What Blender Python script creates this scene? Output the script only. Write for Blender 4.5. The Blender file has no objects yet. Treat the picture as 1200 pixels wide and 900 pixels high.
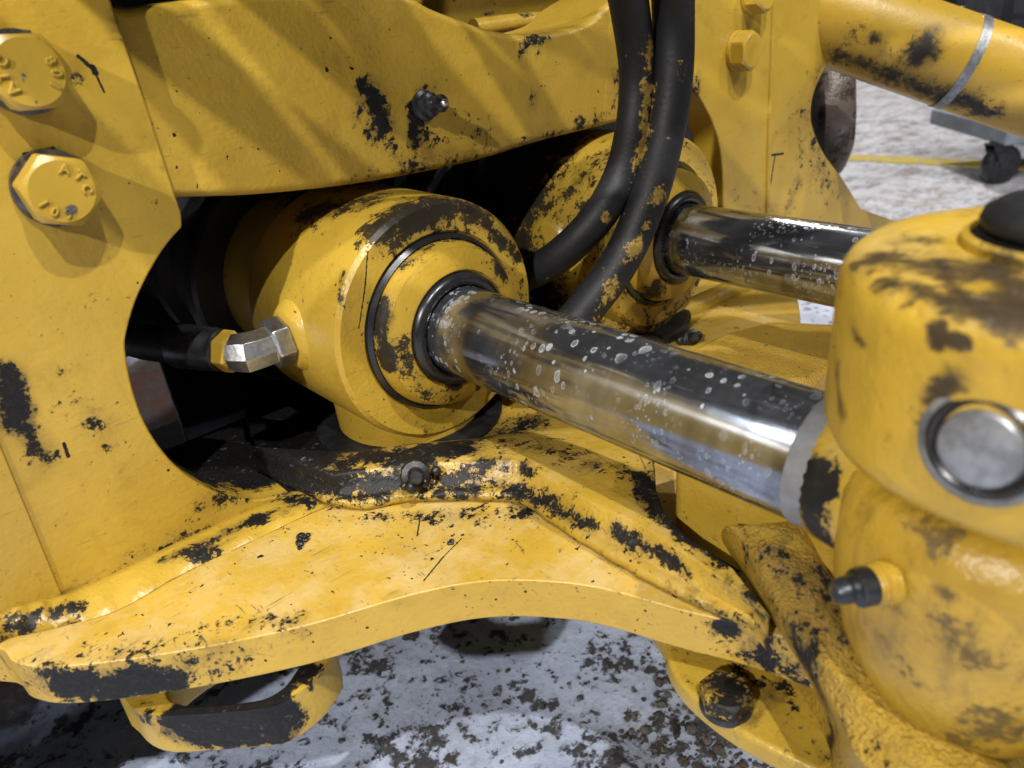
import bpy, bmesh, math, random
from mathutils import Vector, Matrix, noise as mn
random.seed(7)
sc = bpy.context.scene
COL = sc.collection
R = math.radians

# ------------------------------------------------------------------ camera
cd = bpy.data.cameras.new('camera'); cam = bpy.data.objects.new('camera', cd); COL.objects.link(cam)
_r = Vector((0.73327977, -0.67464599, -0.08457872)); _u = Vector((0.35922058, 0.27878317, 0.89064051)); _f = Vector((0.57728793, 0.68347109, -0.44677278))
cam.matrix_world = Matrix(((_r.x, _u.x, -_f.x, 0), (_r.y, _u.y, -_f.y, 0), (_r.z, _u.z, -_f.z, .65), (0, 0, 0, 1)))
cd.sensor_width = 36; cd.lens = 36 * 880 / 1200; cd.clip_start = .02; cd.clip_end = 200
cd.dof.use_dof = True; cd.dof.focus_distance = .56; cd.dof.aperture_fstop = 8.0
sc.camera = cam
# ------------------------------------------------------------------ world, lamps, exposure
w = bpy.data.worlds.new('World'); sc.world = w; w.use_nodes = True
w.node_tree.nodes['Background'].inputs[0].default_value = (.78, .88, 1.0, 1)
w.node_tree.nodes['Background'].inputs[1].default_value = .028
sc.view_settings.view_transform = 'Standard'; sc.view_settings.look = 'None'
sc.view_settings.exposure = 0.0; sc.view_settings.gamma = 1
sc.cycles.use_denoising = True
sc.cycles.max_bounces = 5

def lamp(name, loc, target, power, sx, sy, col):
    l = bpy.data.lights.new(name, 'AREA'); l.shape = 'RECTANGLE'; l.size = sx; l.size_y = sy; l.energy = power; l.color = col
    o = bpy.data.objects.new(name, l); COL.objects.link(o); o.location = loc
    o.rotation_euler = (Vector(target) - Vector(loc)).to_track_quat('-Z', 'Y').to_euler()
    return o
T = (.35, .42, .42)
WHITE = (1.0, .97, .92)
lamp('high_bay_lamp', (.28, -1.30, 3.6), T, 92, .05, .05, WHITE)
lamp('high_bay_lamp', (-.80, -1.40, 3.5), T, 98, .05, .05, WHITE)
lamp('high_bay_lamp', (-3.0, -.8, 2.7), T, 150, .06, .06, WHITE)
lamp('high_bay_lamp', (2.6, -2.2, 3.6), (1.2, .3, .2), 55, .14, .14, WHITE)
for k in range(3):
    lamp('strip_lamp', (-1.55 - .42 * k, 1.55 + .12 * k, 3.5), T, 9, .07, 1.2, (.90, .95, 1.0))
lamp('high_bay_lamp', (5.6, 3.6, 4.4), (3.6, 1.6, 0), 310, .3, .6, WHITE)

# ------------------------------------------------------------------ node helpers
class NT:
    def __init__(s, nt): s.nt = nt; s.n = nt.nodes; s.l = nt.links
    def new(s, t, **k):
        n = s.n.new(t)
        for a, b in k.items(): setattr(n, a, b)
        return n
    def put(s, sock, v):
        if hasattr(v, 'is_linked') or isinstance(v, bpy.types.NodeSocket): s.l.new(v, sock)
        else: sock.default_value = v
    def math(s, op, a, b=None, c=None, clamp=False):
        n = s.new('ShaderNodeMath', operation=op); n.use_clamp = clamp
        s.put(n.inputs[0], a)
        if b is not None: s.put(n.inputs[1], b)
        if c is not None: s.put(n.inputs[2], c)
        return n.outputs[0]
    def vmath(s, op, a, b=None):
        n = s.new('ShaderNodeVectorMath', operation=op); s.put(n.inputs[0], a)
        if b is not None: s.put(n.inputs[3 if op == 'SCALE' else 1], b)
        return n
    def noise(s, vec, scale, detail=3, rough=.55, dist=0, lac=2):
        n = s.new('ShaderNodeTexNoise'); s.put(n.inputs['Vector'], vec)
        n.inputs['Scale'].default_value = scale; n.inputs['Detail'].default_value = detail
        n.inputs['Roughness'].default_value = rough; n.inputs['Distortion'].default_value = dist
        return n.outputs['Fac']
    def step(s, v, a, b):
        n = s.new('ShaderNodeMapRange', interpolation_type='SMOOTHSTEP'); s.put(n.inputs[0], v)
        n.inputs[1].default_value = a; n.inputs[2].default_value = b
        return n.outputs[0]
    def mix(s, f, a, b):
        n = s.new('ShaderNodeMix', data_type='RGBA')
        s.put(n.inputs[0], f); s.put(n.inputs[6], a); s.put(n.inputs[7], b)
        return n.outputs[2]
    def lerp(s, f, a, b):
        n = s.new('ShaderNodeMix', data_type='FLOAT')
        s.put(n.inputs[0], f); s.put(n.inputs[2], a); s.put(n.inputs[3], b)
        return n.outputs[0]

def rgb(*c): return (c[0], c[1], c[2], 1)

def seg_group():
    g = bpy.data.node_groups.new('wear_shade_segment', 'ShaderNodeTree')
    for nm, t in (('P', 'NodeSocketVector'), ('A', 'NodeSocketVector'), ('B', 'NodeSocketVector'), ('R', 'NodeSocketFloat'), ('S', 'NodeSocketFloat')):
        g.interface.new_socket(nm, in_out='INPUT', socket_type=t)
    g.interface.new_socket('F', in_out='OUTPUT', socket_type='NodeSocketFloat')
    t = NT(g); i = t.new('NodeGroupInput'); o = t.new('NodeGroupOutput')
    pa = t.vmath('SUBTRACT', i.outputs[0], i.outputs[1]).outputs[0]
    ba = t.vmath('SUBTRACT', i.outputs[2], i.outputs[1]).outputs[0]
    d1 = t.vmath('DOT_PRODUCT', pa, ba).outputs['Value']; d2 = t.vmath('DOT_PRODUCT', ba, ba).outputs['Value']
    h = t.math('DIVIDE', d1, t.math('ADD', d2, 1e-9), clamp=True)
    q = t.vmath('SCALE', ba, h).outputs[0]
    n = t.vmath('LENGTH', t.vmath('SUBTRACT', pa, q).outputs[0]).outputs['Value']
    f = t.math('SUBTRACT', 1.0, t.math('DIVIDE', n, i.outputs[3]), clamp=True)
    t.l.new(t.math('MULTIPLY', f, i.outputs[4]), o.inputs[0])
    return g
SEG = seg_group()

def field(t, pos, segs):
    out = None
    for s in segs:
        a, b, r = s[0], s[1], s[2]; st = s[3] if len(s) > 3 else 1.0
        n = t.new('ShaderNodeGroup'); n.node_tree = SEG
        t.l.new(pos, n.inputs[0]); n.inputs[1].default_value = a; n.inputs[2].default_value = b
        n.inputs[3].default_value = r; n.inputs[4].default_value = st
        out = n.outputs[0] if out is None else t.math('MAXIMUM', out, n.outputs[0])
    return out if out is not None else 0.0

def base_mat(name):
    m = bpy.data.materials.new(name); m.use_nodes = True
    t = NT(m.node_tree); t.b = t.n['Principled BSDF']
    geo = t.new('ShaderNodeNewGeometry'); t.pos = geo.outputs['Position']; t.nor = geo.outputs['Normal']
    return m, t

Y1 = rgb(.445, .290, .036); Y2 = rgb(.380, .238, .024); BLK = rgb(.0060, .0056, .0058); BRN = rgb(.045, .028, .012)

def coat(name, c1=Y1, c2=Y2, chip=BLK, wear_shade=(), lines=(), edge=.5, speck=.3, base=0.0, dust=0.0, dustc=rgb(.54, .42, .22),
         rough=.33, grime_shade=.6, bump=.35, cscale=45, cast=0.0, offset=(0, 0, 0), spec=.5, chip_rough=.5, stretch=None, bare=0.0, grain=0.0, strokes=0.0, shine=0.0, soft=0.0, scratch=0.35, opac=1.0):
    m, t = base_mat(name)
    pos = t.vmath('ADD', t.pos, offset).outputs[0]
    pn = pos if stretch is None else t.vmath('MULTIPLY', pos, stretch).outputs[0]
    nA = t.noise(pn, cscale, 10, .74, .1); nB = t.noise(pn, cscale * 5, 6, .68); nC = t.noise(pos, 9, 4, .6)
    F = field(t, t.pos, [(a_[0], a_[1], a_[2] * 1.35, (a_[3] if len(a_) > 3 else 1.0) * (.93 if a_[2] < .04 else 1)) for a_ in wear_shade])
    if wear_shade: F = t.math('MULTIPLY', F, t.lerp(t.step(t.noise(pos, 30, 5, .7, .3), .28, .72), .50, 1.25))
    F = t.math('ADD', F, base)
    if edge:
        bv = t.new('ShaderNodeBevel', samples=4); bv.inputs['Radius'].default_value = .004
        e = t.math('SUBTRACT', 1.0, t.vmath('DOT_PRODUCT', bv.outputs[0], t.nor).outputs['Value'])
        e = t.math('MULTIPLY', e, 6.0 * edge, clamp=True)
        F = t.math('MAXIMUM', F, t.math('MULTIPLY', e, .55))
    v = t.math('ADD', F, t.math('MULTIPLY', t.math('SUBTRACT', nA, .5), 2.5))
    v = t.math('ADD', v, t.math('MULTIPLY', t.math('SUBTRACT', nB, .5), 1.15))
    ch = t.step(v, .50, .54)
    if soft: ch = t.math('MULTIPLY', t.step(v, .34, .34 + .5 * soft), t.lerp(nB, opac * .75, opac))
    if speck:
        sp = t.noise(pos, 210, 2, .5); sp2 = t.noise(pos, 23, 3, .6)
        k = t.math('ADD', sp, t.math('MULTIPLY', t.math('SUBTRACT', sp2, .5), .45))
        ch = t.math('MAXIMUM', ch, t.step(k, .80 - .10 * speck, .82 - .10 * speck))
    if lines:
        L = field(t, t.pos, lines)
        L = t.math('ADD', L, t.math('MULTIPLY', t.math('SUBTRACT', nB, .5), .9))
        ch = t.math('MAXIMUM', ch, t.step(L, .45, .55))
    col = t.mix(t.step(nC, .35, .68), c1, c2)
    if cast:   # coarse streaky staining of rough cast or dragged paint
        nS = t.noise(t.vmath('MULTIPLY', pos, (1, 1, .35)).outputs[0], 70, 6, .7)
        col = t.mix(t.math('MULTIPLY', t.step(nS, .48, .72), cast), col, BRN)
    sm = t.noise(pos, 34, 6, .7, .4)
    col = t.mix(t.math('MULTIPLY', t.step(sm, .52, .74), .30), col, rgb(c2[0] * .55, c2[1] * .52, c2[2] * .6))
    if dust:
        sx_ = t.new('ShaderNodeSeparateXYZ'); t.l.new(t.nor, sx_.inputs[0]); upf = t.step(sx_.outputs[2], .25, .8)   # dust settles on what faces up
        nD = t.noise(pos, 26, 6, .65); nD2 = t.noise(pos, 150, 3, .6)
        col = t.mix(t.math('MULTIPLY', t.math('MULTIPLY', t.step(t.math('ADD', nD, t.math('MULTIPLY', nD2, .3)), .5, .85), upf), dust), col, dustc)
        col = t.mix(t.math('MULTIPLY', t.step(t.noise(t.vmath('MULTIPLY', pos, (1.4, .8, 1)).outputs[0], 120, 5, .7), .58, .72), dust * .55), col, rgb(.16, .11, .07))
    if grime_shade:
        g = t.math('MULTIPLY', t.step(t.math('ADD', F, t.math('MULTIPLY', t.math('SUBTRACT', nC, .5), .8)), .06, .75), grime_shade)
        g = t.math('MULTIPLY', g, t.lerp(nB, .55, 1.2), clamp=True)
        col = t.mix(g, col, BRN)
    cc = t.mix(t.step(nB, .45, .7), chip, rgb(chip[0] * 2.0 + .003, chip[1] * 1.9 + .002, chip[2] * 1.8 + .0015))
    if bare:
        cc = t.mix(t.math('MULTIPLY', t.step(t.noise(pos, 160, 5, .7), .60, .68), bare * .8), cc, rgb(.20, .20, .22))
    halo = t.math('MULTIPLY', t.step(v, .36, .52), t.lerp(nB, .3, .85))
    col = t.mix(halo, col, rgb(.10, .062, .018))
    sm_ = t.noise(t.vmath('MULTIPLY', pos, (16, 60, 34)).outputs[0], 1, 6, .72, .5)
    sg = t.math('MULTIPLY', t.step(t.math('ADD', t.math('MULTIPLY', F, .8), t.math('MULTIPLY', t.math('SUBTRACT', sm_, .5), 1.9)), .30, .62), .72 * min(1, grime_shade * 1.6))
    col = t.mix(sg, col, rgb(.030, .022, .012))
    if scratch:
        for k_, (mx, off_) in enumerate((((30, 640, 400), 0), ((500, 60, 420), 3.3))):
            q_ = t.vmath('MULTIPLY', t.vmath('ADD', pos, (off_, .37 * k_, 0)).outputs[0], mx).outputs[0]
            sx = t.noise(q_, 1, 2, .5); g_ = t.step(t.noise(t.vmath('ADD', pos, (off_, 0, 0)).outputs[0], 42, 3, .6), .50, .62)
            col = t.mix(t.math('MULTIPLY', t.math('MULTIPLY', t.step(sx, .645, .70), g_), scratch), col, rgb(.075, .052, .03))
    col = t.mix(ch, col, cc)
    if shine:   # paint rubbed to bright metal along the sharp edge
        b2 = t.new('ShaderNodeBevel', samples=4); b2.inputs['Radius'].default_value = .0016
        e2 = t.math('SUBTRACT', 1.0, t.vmath('DOT_PRODUCT', b2.outputs[0], t.nor).outputs['Value'])
        k2 = t.math('MULTIPLY', t.step(e2, .05, .14), t.step(t.noise(pos, 75, 4, .6), .42, .52))
        col = t.mix(t.math('MULTIPLY', k2, shine), col, rgb(.66, .60, .46))
    t.l.new(col, t.b.inputs['Base Color'])
    r = t.lerp(ch, t.math('ADD', rough - .12, t.math('MULTIPLY', nB, .24)), chip_rough)
    t.l.new(r, t.b.inputs['Roughness']); t.l.new(t.lerp(ch, spec, .30), t.b.inputs['Specular IOR Level'])
    h = t.math('MULTIPLY', t.noise(pos, 300, 3, .55), .42)
    h = t.math('ADD', h, t.math('MULTIPLY', t.noise(pos, 60, 3, .5), .8))
    if grain: h = t.math('ADD', h, t.math('MULTIPLY', t.noise(pos, 480, 3, .6), grain))
    if strokes:
        wv = t.noise(t.vmath('MULTIPLY', pos, (55, 150, 320)).outputs[0], 1, 3, .6, .8)
        h = t.math('ADD', h, t.math('MULTIPLY', t.math('MULTIPLY', wv, t.step(t.noise(pos, 14, 3), .45, .6)), strokes))
    h = t.math('SUBTRACT', h, t.math('MULTIPLY', ch, .28))
    bm = t.new('ShaderNodeBump'); bm.inputs['Strength'].default_value = bump; bm.inputs['Distance'].default_value = .0022
    t.l.new(h, bm.inputs['Height']); t.l.new(bm.outputs[0], t.b.inputs['Normal'])
    return m

def plain(name, c, rough=.5, metal=0.0, nscale=60, var=.5, bump=.2, spec=.5):
    m, t = base_mat(name)
    n = t.noise(t.pos, nscale, 6, .65)
    t.l.new(t.mix(t.step(n, .3, .7), rgb(*[x * (1 - var) for x in c[:3]]), rgb(*[x * (1 + var * .6) for x in c[:3]])), t.b.inputs['Base Color'])
    t.b.inputs['Metallic'].default_value = metal; t.b.inputs['Specular IOR Level'].default_value = spec
    t.l.new(t.math('ADD', rough - .1, t.math('MULTIPLY', t.noise(t.pos, nscale * 3, 4), .2)), t.b.inputs['Roughness'])
    bm = t.new('ShaderNodeBump'); bm.inputs['Strength'].default_value = bump; bm.inputs['Distance'].default_value = .001
    t.l.new(n, bm.inputs['Height']); t.l.new(bm.outputs[0], t.b.inputs['Normal'])
    return m

def chrome_mat():
    m, t = base_mat('chrome_rod')
    st = t.noise(t.vmath('MULTIPLY', t.pos, (260, 7, 260)).outputs[0], 1, 5, .65)
    gr = t.noise(t.vmath('MULTIPLY', t.pos, (14, 60, 14)).outputs[0], 1, 4, .6)
    sm = t.noise(t.pos, 16, 5, .6)
    # dried water spots: rings round cell centres, longer along the run of a drip
    def spots(scale, lo, hi, gate, off):
        p = t.vmath('MULTIPLY', t.vmath('ADD', t.pos, off).outputs[0], (1, 1.25, .85)).outputs[0]
        p = t.vmath('ADD', p, t.vmath('SCALE', t.new('ShaderNodeTexNoise').outputs['Color'], 0.0).outputs[0]).outputs[0]
        wn = t.new('ShaderNodeTexNoise'); t.l.new(t.pos, wn.inputs['Vector']); wn.inputs['Scale'].default_value = 170; wn.inputs['Detail'].default_value = 3
        p = t.vmath('ADD', p, t.vmath('SCALE', t.vmath('SUBTRACT', wn.outputs['Color'], (.5, .5, .5)).outputs[0], .42 / scale).outputs[0]).outputs[0]
        v = t.new('ShaderNodeTexVoronoi'); t.l.new(p, v.inputs['Vector']); v.inputs['Scale'].default_value = scale; v.inputs['Randomness'].default_value = 1
        s = t.new('ShaderNodeSeparateColor'); t.l.new(v.outputs['Color'], s.inputs[0])
        rad = t.lerp(t.math('POWER', s.outputs[0], 1.4), lo, hi)
        q = t.math('DIVIDE', v.outputs['Distance'], rad)
        disc = t.step(q, 1.0, .88); ring = t.math('MULTIPLY', disc, t.lerp(s.outputs[0], .9, t.step(q, .5, .9)))
        body = t.math('MULTIPLY', disc, t.lerp(s.outputs[2], .25, .85))
        g = t.step(s.outputs[1], gate, gate + .02)
        return t.math('MULTIPLY', t.math('MAXIMUM', ring, body), g)
    dens = t.step(t.noise(t.pos, 15, 4, .65), .40, .60)
    a = t.math('MULTIPLY', t.math('MAXIMUM', spots(135, .10, .44, .22, (0, 0, 0)), spots(80, .05, .40, .55, (.7, .2, .4))), dens)
    b = t.math('MULTIPLY', spots(300, .20, .52, .15, (.3, .1, .2)), t.step(t.noise(t.pos, 26, 4, .65), .47, .66))
    s = t.math('MAXIMUM', a, t.math('MULTIPLY', b, .75))
    s = t.math('MULTIPLY', s, t.lerp(t.noise(t.pos, 240, 3), .45, 1.0))
    film = t.math('ADD', .02, t.math('MULTIPLY', t.step(sm, .5, .78), .16))
    s = t.math('MAXIMUM', s, t.math('MULTIPLY', film, t.lerp(t.step(st, .4, .65), .4, 1.0)))
    sc_ = field(t, t.pos, [((0.2681, 0.3937, 0.4750), (0.2627, 0.3149, 0.4750), .009, 1.0), ((0.2491, 0.3816, 0.4780), (0.2545, 0.3287, 0.4760), .006, 1.0)])
    s = t.math('MAXIMUM', s, t.math('MULTIPLY', t.step(sc_, .2, .5), t.math('MULTIPLY', t.step(st, .40, .58), .5)))
    base = t.mix(t.step(gr, .3, .7), rgb(.23, .245, .28), rgb(.34, .36, .405))
    # rust coloured film that the oil leaves
    base = t.mix(t.math('MULTIPLY', t.step(t.noise(t.vmath('MULTIPLY', t.pos, (9, 20, 9)).outputs[0], 1, 4, .6), .45, .7), .75), base, rgb(.13, .105, .08))
    col = t.mix(s, base, rgb(.42, .46, .52)); t.l.new(col, t.b.inputs['Base Color'])
    t.l.new(t.math('MULTIPLY', t.math('SUBTRACT', 1.0, s), .94), t.b.inputs['Metallic'])
    ro = t.math('ADD', .055, t.math('MULTIPLY', t.math('SUBTRACT', st, .4), .18)); ro = t.math('ADD', ro, t.math('MULTIPLY', sm, .08))
    t.l.new(t.lerp(s, ro, .6), t.b.inputs['Roughness'])
    bm = t.new('ShaderNodeBump'); bm.inputs['Strength'].default_value = .10; bm.inputs['Distance'].default_value = .0004
    t.l.new(t.math('ADD', st, s), bm.inputs['Height']); t.l.new(bm.outputs[0], t.b.inputs['Normal'])
    return m

def floor_mat():
    m, t = base_mat('painted_floor')
    p = t.pos
    near = t.step(t.vmath('LENGTH', t.vmath('SUBTRACT', p, (.2, .5, 0)).outputs[0]).outputs['Value'], 2.2, .9)
    n1 = t.noise(p, 16, 8, .66, .3); n2 = t.noise(p, 55, 6, .62); n3 = t.noise(p, 5, 5, .6)
    n4 = t.noise(p, 150, 5, .66)
    v = t.math('ADD', t.math('MULTIPLY', n1, .62), t.math('MULTIPLY', n2, .72)); v = t.math('ADD', v, t.math('ADD', t.math('MULTIPLY', n3, .42), t.math('MULTIPLY', n4, .38)))
    dark = t.math('MULTIPLY', t.step(v, 1.105, 1.18), t.lerp(n4, .8, 1.05), clamp=True)
    stain = t.step(t.math('ADD', n3, t.math('MULTIPLY', n2, .4)), .66, .92)
    base = t.mix(t.step(t.noise(p, 7, 6, .65), .35, .7), rgb(.38, .44, .60), rgb(.54, .61, .79))
    base = t.mix(t.math('MULTIPLY', t.step(t.noise(p, 130, 5, .65), .5, .7), .6), base, rgb(.24, .25, .29))
    base = t.mix(t.math('MULTIPLY', stain, .6), base, rgb(.20, .19, .20))
    # far off the paint is scrubbed thin in streaks and turns brownish
    far = t.mix(t.step(t.noise(t.vmath('MULTIPLY', p, (3.2, 6.0, 1)).outputs[0], 2.2, 9, .72), .44, .66), rgb(.46, .46, .51), rgb(.23, .185, .165))
    base = t.mix(near, far, base)
    col = t.mix(t.math('MULTIPLY', dark, t.lerp(near, .45, 1.0)), base, t.mix(n2, rgb(.014, .012, .011), rgb(.045, .038, .034)))
    # dark brown patch under the machine
    br = t.step(t.math('ADD', field(t, p, [((-.1, 1.25, 0), (.9, 1.5, 0), .55, 1.4)]), t.math('MULTIPLY', t.math('SUBTRACT', n1, .5), .8)), .25, .45)
    col = t.mix(br, col, t.mix(t.step(n1, .4, .6), rgb(.13, .055, .042), rgb(.10, .085, .08)))
    # painted marking
    t.l.new(col, t.b.inputs['Base Color']); t.b.inputs['Roughness'].default_value = .55
    bm = t.new('ShaderNodeBump'); bm.inputs['Strength'].default_value = .8; bm.inputs['Distance'].default_value = .004
    t.l.new(t.math('SUBTRACT', n2, t.math('MULTIPLY', dark, -.6)), bm.inputs['Height']); t.l.new(bm.outputs[0], t.b.inputs['Normal'])
    return m

# ------------------------------------------------------------------ mesh helpers
class MB:
    def __init__(s): s.v = []; s.f = []
    def add(s, vs, fs):
        o = len(s.v); s.v += [Vector(x) for x in vs]; s.f += [[i + o for i in f] for f in fs]
    def lathe(s, prof, org, axis, n=64, up=(0, 0, 1), closed=False):
        # prof: list of (radius, distance along axis); open ends with r = 0 are closed to a point
        a = Vector(axis).normalized(); u = Vector(up)
        if abs(a.dot(u)) > .95: u = Vector((1, 0, 0))
        e1 = (u - a * a.dot(u)).normalized(); e2 = a.cross(e1); org = Vector(org)
        vs = []; fs = []
        for r, d in prof:
            for k in range(n):
                th = 2 * math.pi * k / n
                vs.append(org + a * d + (e1 * math.cos(th) + e2 * math.sin(th)) * r)
        m = len(prof)
        for i in range(m - 1 + (1 if closed else 0)):
            j = (i + 1) % m
            for k in range(n):
                k2 = (k + 1) % n
                fs.append([i * n + k, i * n + k2, j * n + k2, j * n + k])
        if not closed:
            fs.append(list(range(n))[::-1]); fs.append([(m - 1) * n + k for k in range(n)])
        s.add(vs, fs)
    def slab(s, pts, vec):
        n = len(pts); v = Vector(vec)
        vs = [Vector(p) for p in pts] + [Vector(p) + v for p in pts]
        fs = [list(range(n)), list(range(2 * n - 1, n - 1, -1))] + [[i, (i + 1) % n, n + (i + 1) % n, n + i] for i in range(n)]
        s.add(vs, fs)
    def loft(s, rings, cap0=True, cap1=True, closed=True):
        n = len(rings[0]); vs = [p for r in rings for p in r]; fs = []
        for i in range(len(rings) - 1):
            for k in range(n if closed else n - 1):
                k2 = (k + 1) % n
                fs.append([i * n + k, i * n + k2, (i + 1) * n + k2, (i + 1) * n + k])
        if cap0: fs.append(list(range(n))[::-1])
        if cap1: fs.append([(len(rings) - 1) * n + k for k in range(n)])
        s.add(vs, fs)
    def tube(s, path, rad, n=24, seed=None, amp=0.0, freq=60, squash=None):
        P = [Vector(p) for p in path]; m = len(P); rings = []; prev = None
        for i in range(m):
            tg = (P[min(i + 1, m - 1)] - P[max(i - 1, 0)]).normalized()
            if prev is None:
                u = Vector((0, 0, 1)) if abs(tg.z) < .9 else Vector((1, 0, 0)); e1 = (u - tg * tg.dot(u)).normalized()
            else: e1 = (prev - tg * tg.dot(prev)).normalized()
            prev = e1; e2 = tg.cross(e1); r = rad[i] if isinstance(rad, (list, tuple)) else rad; ring = []
            for k in range(n):
                th = 2 * math.pi * k / n; d = e1 * math.cos(th) + e2 * math.sin(th); rr = r
                if amp: rr = r * (1 + amp * mn.noise((P[i] + d * r) * freq))
                ring.append(P[i] + d * rr)
            rings.append(ring)
        s.loft(rings)
    def box(s, c, size, rot=None):
        c = Vector(c); h = Vector(size) / 2; vs = []
        for x in (-1, 1):
            for y in (-1, 1):
                for z in (-1, 1):
                    q = Vector((x * h.x, y * h.y, z * h.z)); vs.append(c + (rot @ q if rot else q))
        s.add(vs, [[0, 1, 3, 2], [4, 6, 7, 5], [0, 4, 5, 1], [2, 3, 7, 6], [0, 2, 6, 4], [1, 5, 7, 3]])
    def sphere(s, c, r, nu=16, nv=10):
        rx, ry, rz = r if isinstance(r, (tuple, list)) else (r, r, r); rings = []
        for i in range(nv + 1):
            ph = -math.pi / 2 + math.pi * (i + .02) / (nv + .04)
            rings.append([Vector(c) + Vector((rx * math.cos(ph) * math.cos(2 * math.pi * k / nu), ry * math.cos(ph) * math.sin(2 * math.pi * k / nu), rz * math.sin(ph))) for k in range(nu)])
        s.loft(rings)
    def build(s, name, mat, parent=None, bevel=0, sharp=38, seg=2, smooth=True, remesh=0, relax=0, subd=0):
        me = bpy.data.meshes.new(name); org = parent['_o'] if parent is not None else None
        O = Vector(org) if org is not None else Vector((0, 0, 0))
        me.from_pydata([v - O for v in s.v], [], s.f)
        bm = bmesh.new(); bm.from_mesh(me); bmesh.ops.recalc_face_normals(bm, faces=bm.faces)
        for f in bm.faces: f.smooth = smooth
        if smooth:
            for e in bm.edges:
                if len(e.link_faces) == 2 and e.calc_face_angle(0) > R(sharp): e.smooth = False
        bm.to_mesh(me); bm.free()
        o = bpy.data.objects.new(name, me); COL.objects.link(o)
        if mat: me.materials.append(mat)
        if parent is not None: o.parent = parent; o['_o'] = org
        if remesh:
            md = o.modifiers.new('remesh', 'REMESH'); md.mode = 'VOXEL'; md.voxel_size = remesh; md.use_smooth_shade = True
            if relax:
                sm = o.modifiers.new('smooth', 'SMOOTH'); sm.factor = .5; sm.iterations = relax
        if bevel:
            b = o.modifiers.new('bevel', 'BEVEL'); b.width = bevel; b.segments = seg; b.limit_method = 'ANGLE'; b.angle_limit = R(40); b.harden_normals = True
        return o

def thing(name, label, cat, loc, group=None):
    o = bpy.data.objects.new(name, None); COL.objects.link(o); o.location = loc; o.empty_display_size = .05
    o['label'] = label; o['category'] = cat; o['_o'] = list(loc)
    if group: o['group'] = group
    return o
def tag(o, label, cat, group=None):
    o['label'] = label; o['category'] = cat
    if group: o['group'] = group
    return o
def struct(o, kind='structure'): o['kind'] = kind; return o
def cr(pts, n=6, closed=False):
    P = [Vector(p) for p in pts]; out = []; m = len(P)
    for i in range(m if closed else m - 1):
        if closed: a, b, c, d = P[i - 1], P[i], P[(i + 1) % m], P[(i + 2) % m]
        else: a, b, c, d = P[max(i - 1, 0)], P[i], P[i + 1], P[min(i + 2, m - 1)]
        for k in range(n):
            u = k / n
            out.append(.5 * ((2 * b) + (c - a) * u + (2 * a - 5 * b + 4 * c - d) * u * u + (3 * b - a - 3 * c + d) * u ** 3))
    if not closed: out.append(P[-1])
    return out

# ------------------------------------------------------------------ the shop floor and what stands on it
fl = MB(); fl.slab([(-14, -14, 0), (26, -14, 0), (26, 26, 0), (-14, 26, 0)], (0, 0, -.2))
struct(fl.build('floor', floor_mat()))
ln = MB()
LA, LB = Vector((3.0361, 1.5148, 0.0000)), Vector((3.0949, 0.9314, 0.0000)); LD = (LB - LA).normalized(); LN = Vector((-LD.y, LD.x, 0)) * .055
ln.slab([LA - LD * 2.2 - LN, LB + LD * 4 - LN, LB + LD * 4 + LN, LA - LD * 2.2 + LN], (0, 0, .004))
struct(ln.build('floor_line', coat('floor_line_paint', rgb(.66, .50, .08), rgb(.55, .42, .12), rgb(.34, .33, .36), edge=0, speck=0, base=.33, cscale=14, grime_shade=0, bump=.1)))

# ================================================================== MATERIALS
YF = .475
M = {}
M['plate'] = coat('yellow_plate_paint', cscale=70, edge=.12, speck=.3, bump=.30, strokes=.35, wear_shade=[
    ((0.0367, 0.4750, 0.4918), (0.0346, 0.4750, 0.4656), .011, 1.15), ((0.0346, 0.4750, 0.4656), (0.0379, 0.4750, 0.4382), .011, .95), ((0.0662, 0.4750, 0.4632), (0.0685, 0.4750, 0.4476), .020, .42), ((0.0744, 0.4750, 0.4011), (0.0676, 0.4750, 0.4450), .012, .30),
    ((0.0118, 0.4750, 0.3478), (0.1473, 0.4750, 0.3428), .016, .40), ((0.1516, 0.4750, 0.5912), (0.1478, 0.4750, 0.5517), .014, .24), ((0.1503, 0.4750, 0.6653), (0.1485, 0.4750, 0.6591), .010, .5),
    ((0.1205, 0.4750, 0.3627), (0.2013, 0.4750, 0.3308), .016, .60), ((0.1079, 0.5050, 0.3846), (0.2221, 0.5050, 0.3107), .018, 1.6), ((0.9028, 0.4750, 0.4214), (0.8856, 0.4750, 0.3982), .020, .55), ((0.9000, 0.4750, 0.4989), (0.9979, 0.4750, 0.3907), .045, .40),
    ((0.7409, 0.4750, 0.4352), (0.8347, 0.4750, 0.4043), .03, .28), ((0.6742, 0.4750, 0.5651), (0.6792, 0.4750, 0.5499), .02, .6), ((0.9722, 0.4750, 0.6060), (0.9155, 0.4750, 0.5262), .020, .45), ((0.1197, 0.4750, 0.6409), (0.1191, 0.4750, 0.6376), .008, .42)],
    lines=[((0.1236, 0.4750, 0.6463), (0.1290, 0.4750, 0.6390), .0022), ((0.1290, 0.4750, 0.6390), (0.1307, 0.4750, 0.6276), .0012), ((0.8322, 0.4750, 0.4687), (0.8614, 0.4750, 0.4654), .0028), ((0.8421, 0.4750, 0.4649), (0.8365, 0.4750, 0.4349), .0028), ((0.1286, 0.4750, 0.6407), (0.1293, 0.4750, 0.6373), .0032),
           ((0.0960, 0.4750, 0.6600), (0.1044, 0.4750, 0.6597), .0020), ((0.0834, 0.4750, 0.6024), (0.0969, 0.4750, 0.6031), .0028), ((0.0497, 0.4750, 0.4414), (0.0492, 0.4750, 0.4327), .002)], grime_shade=.5)
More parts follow.
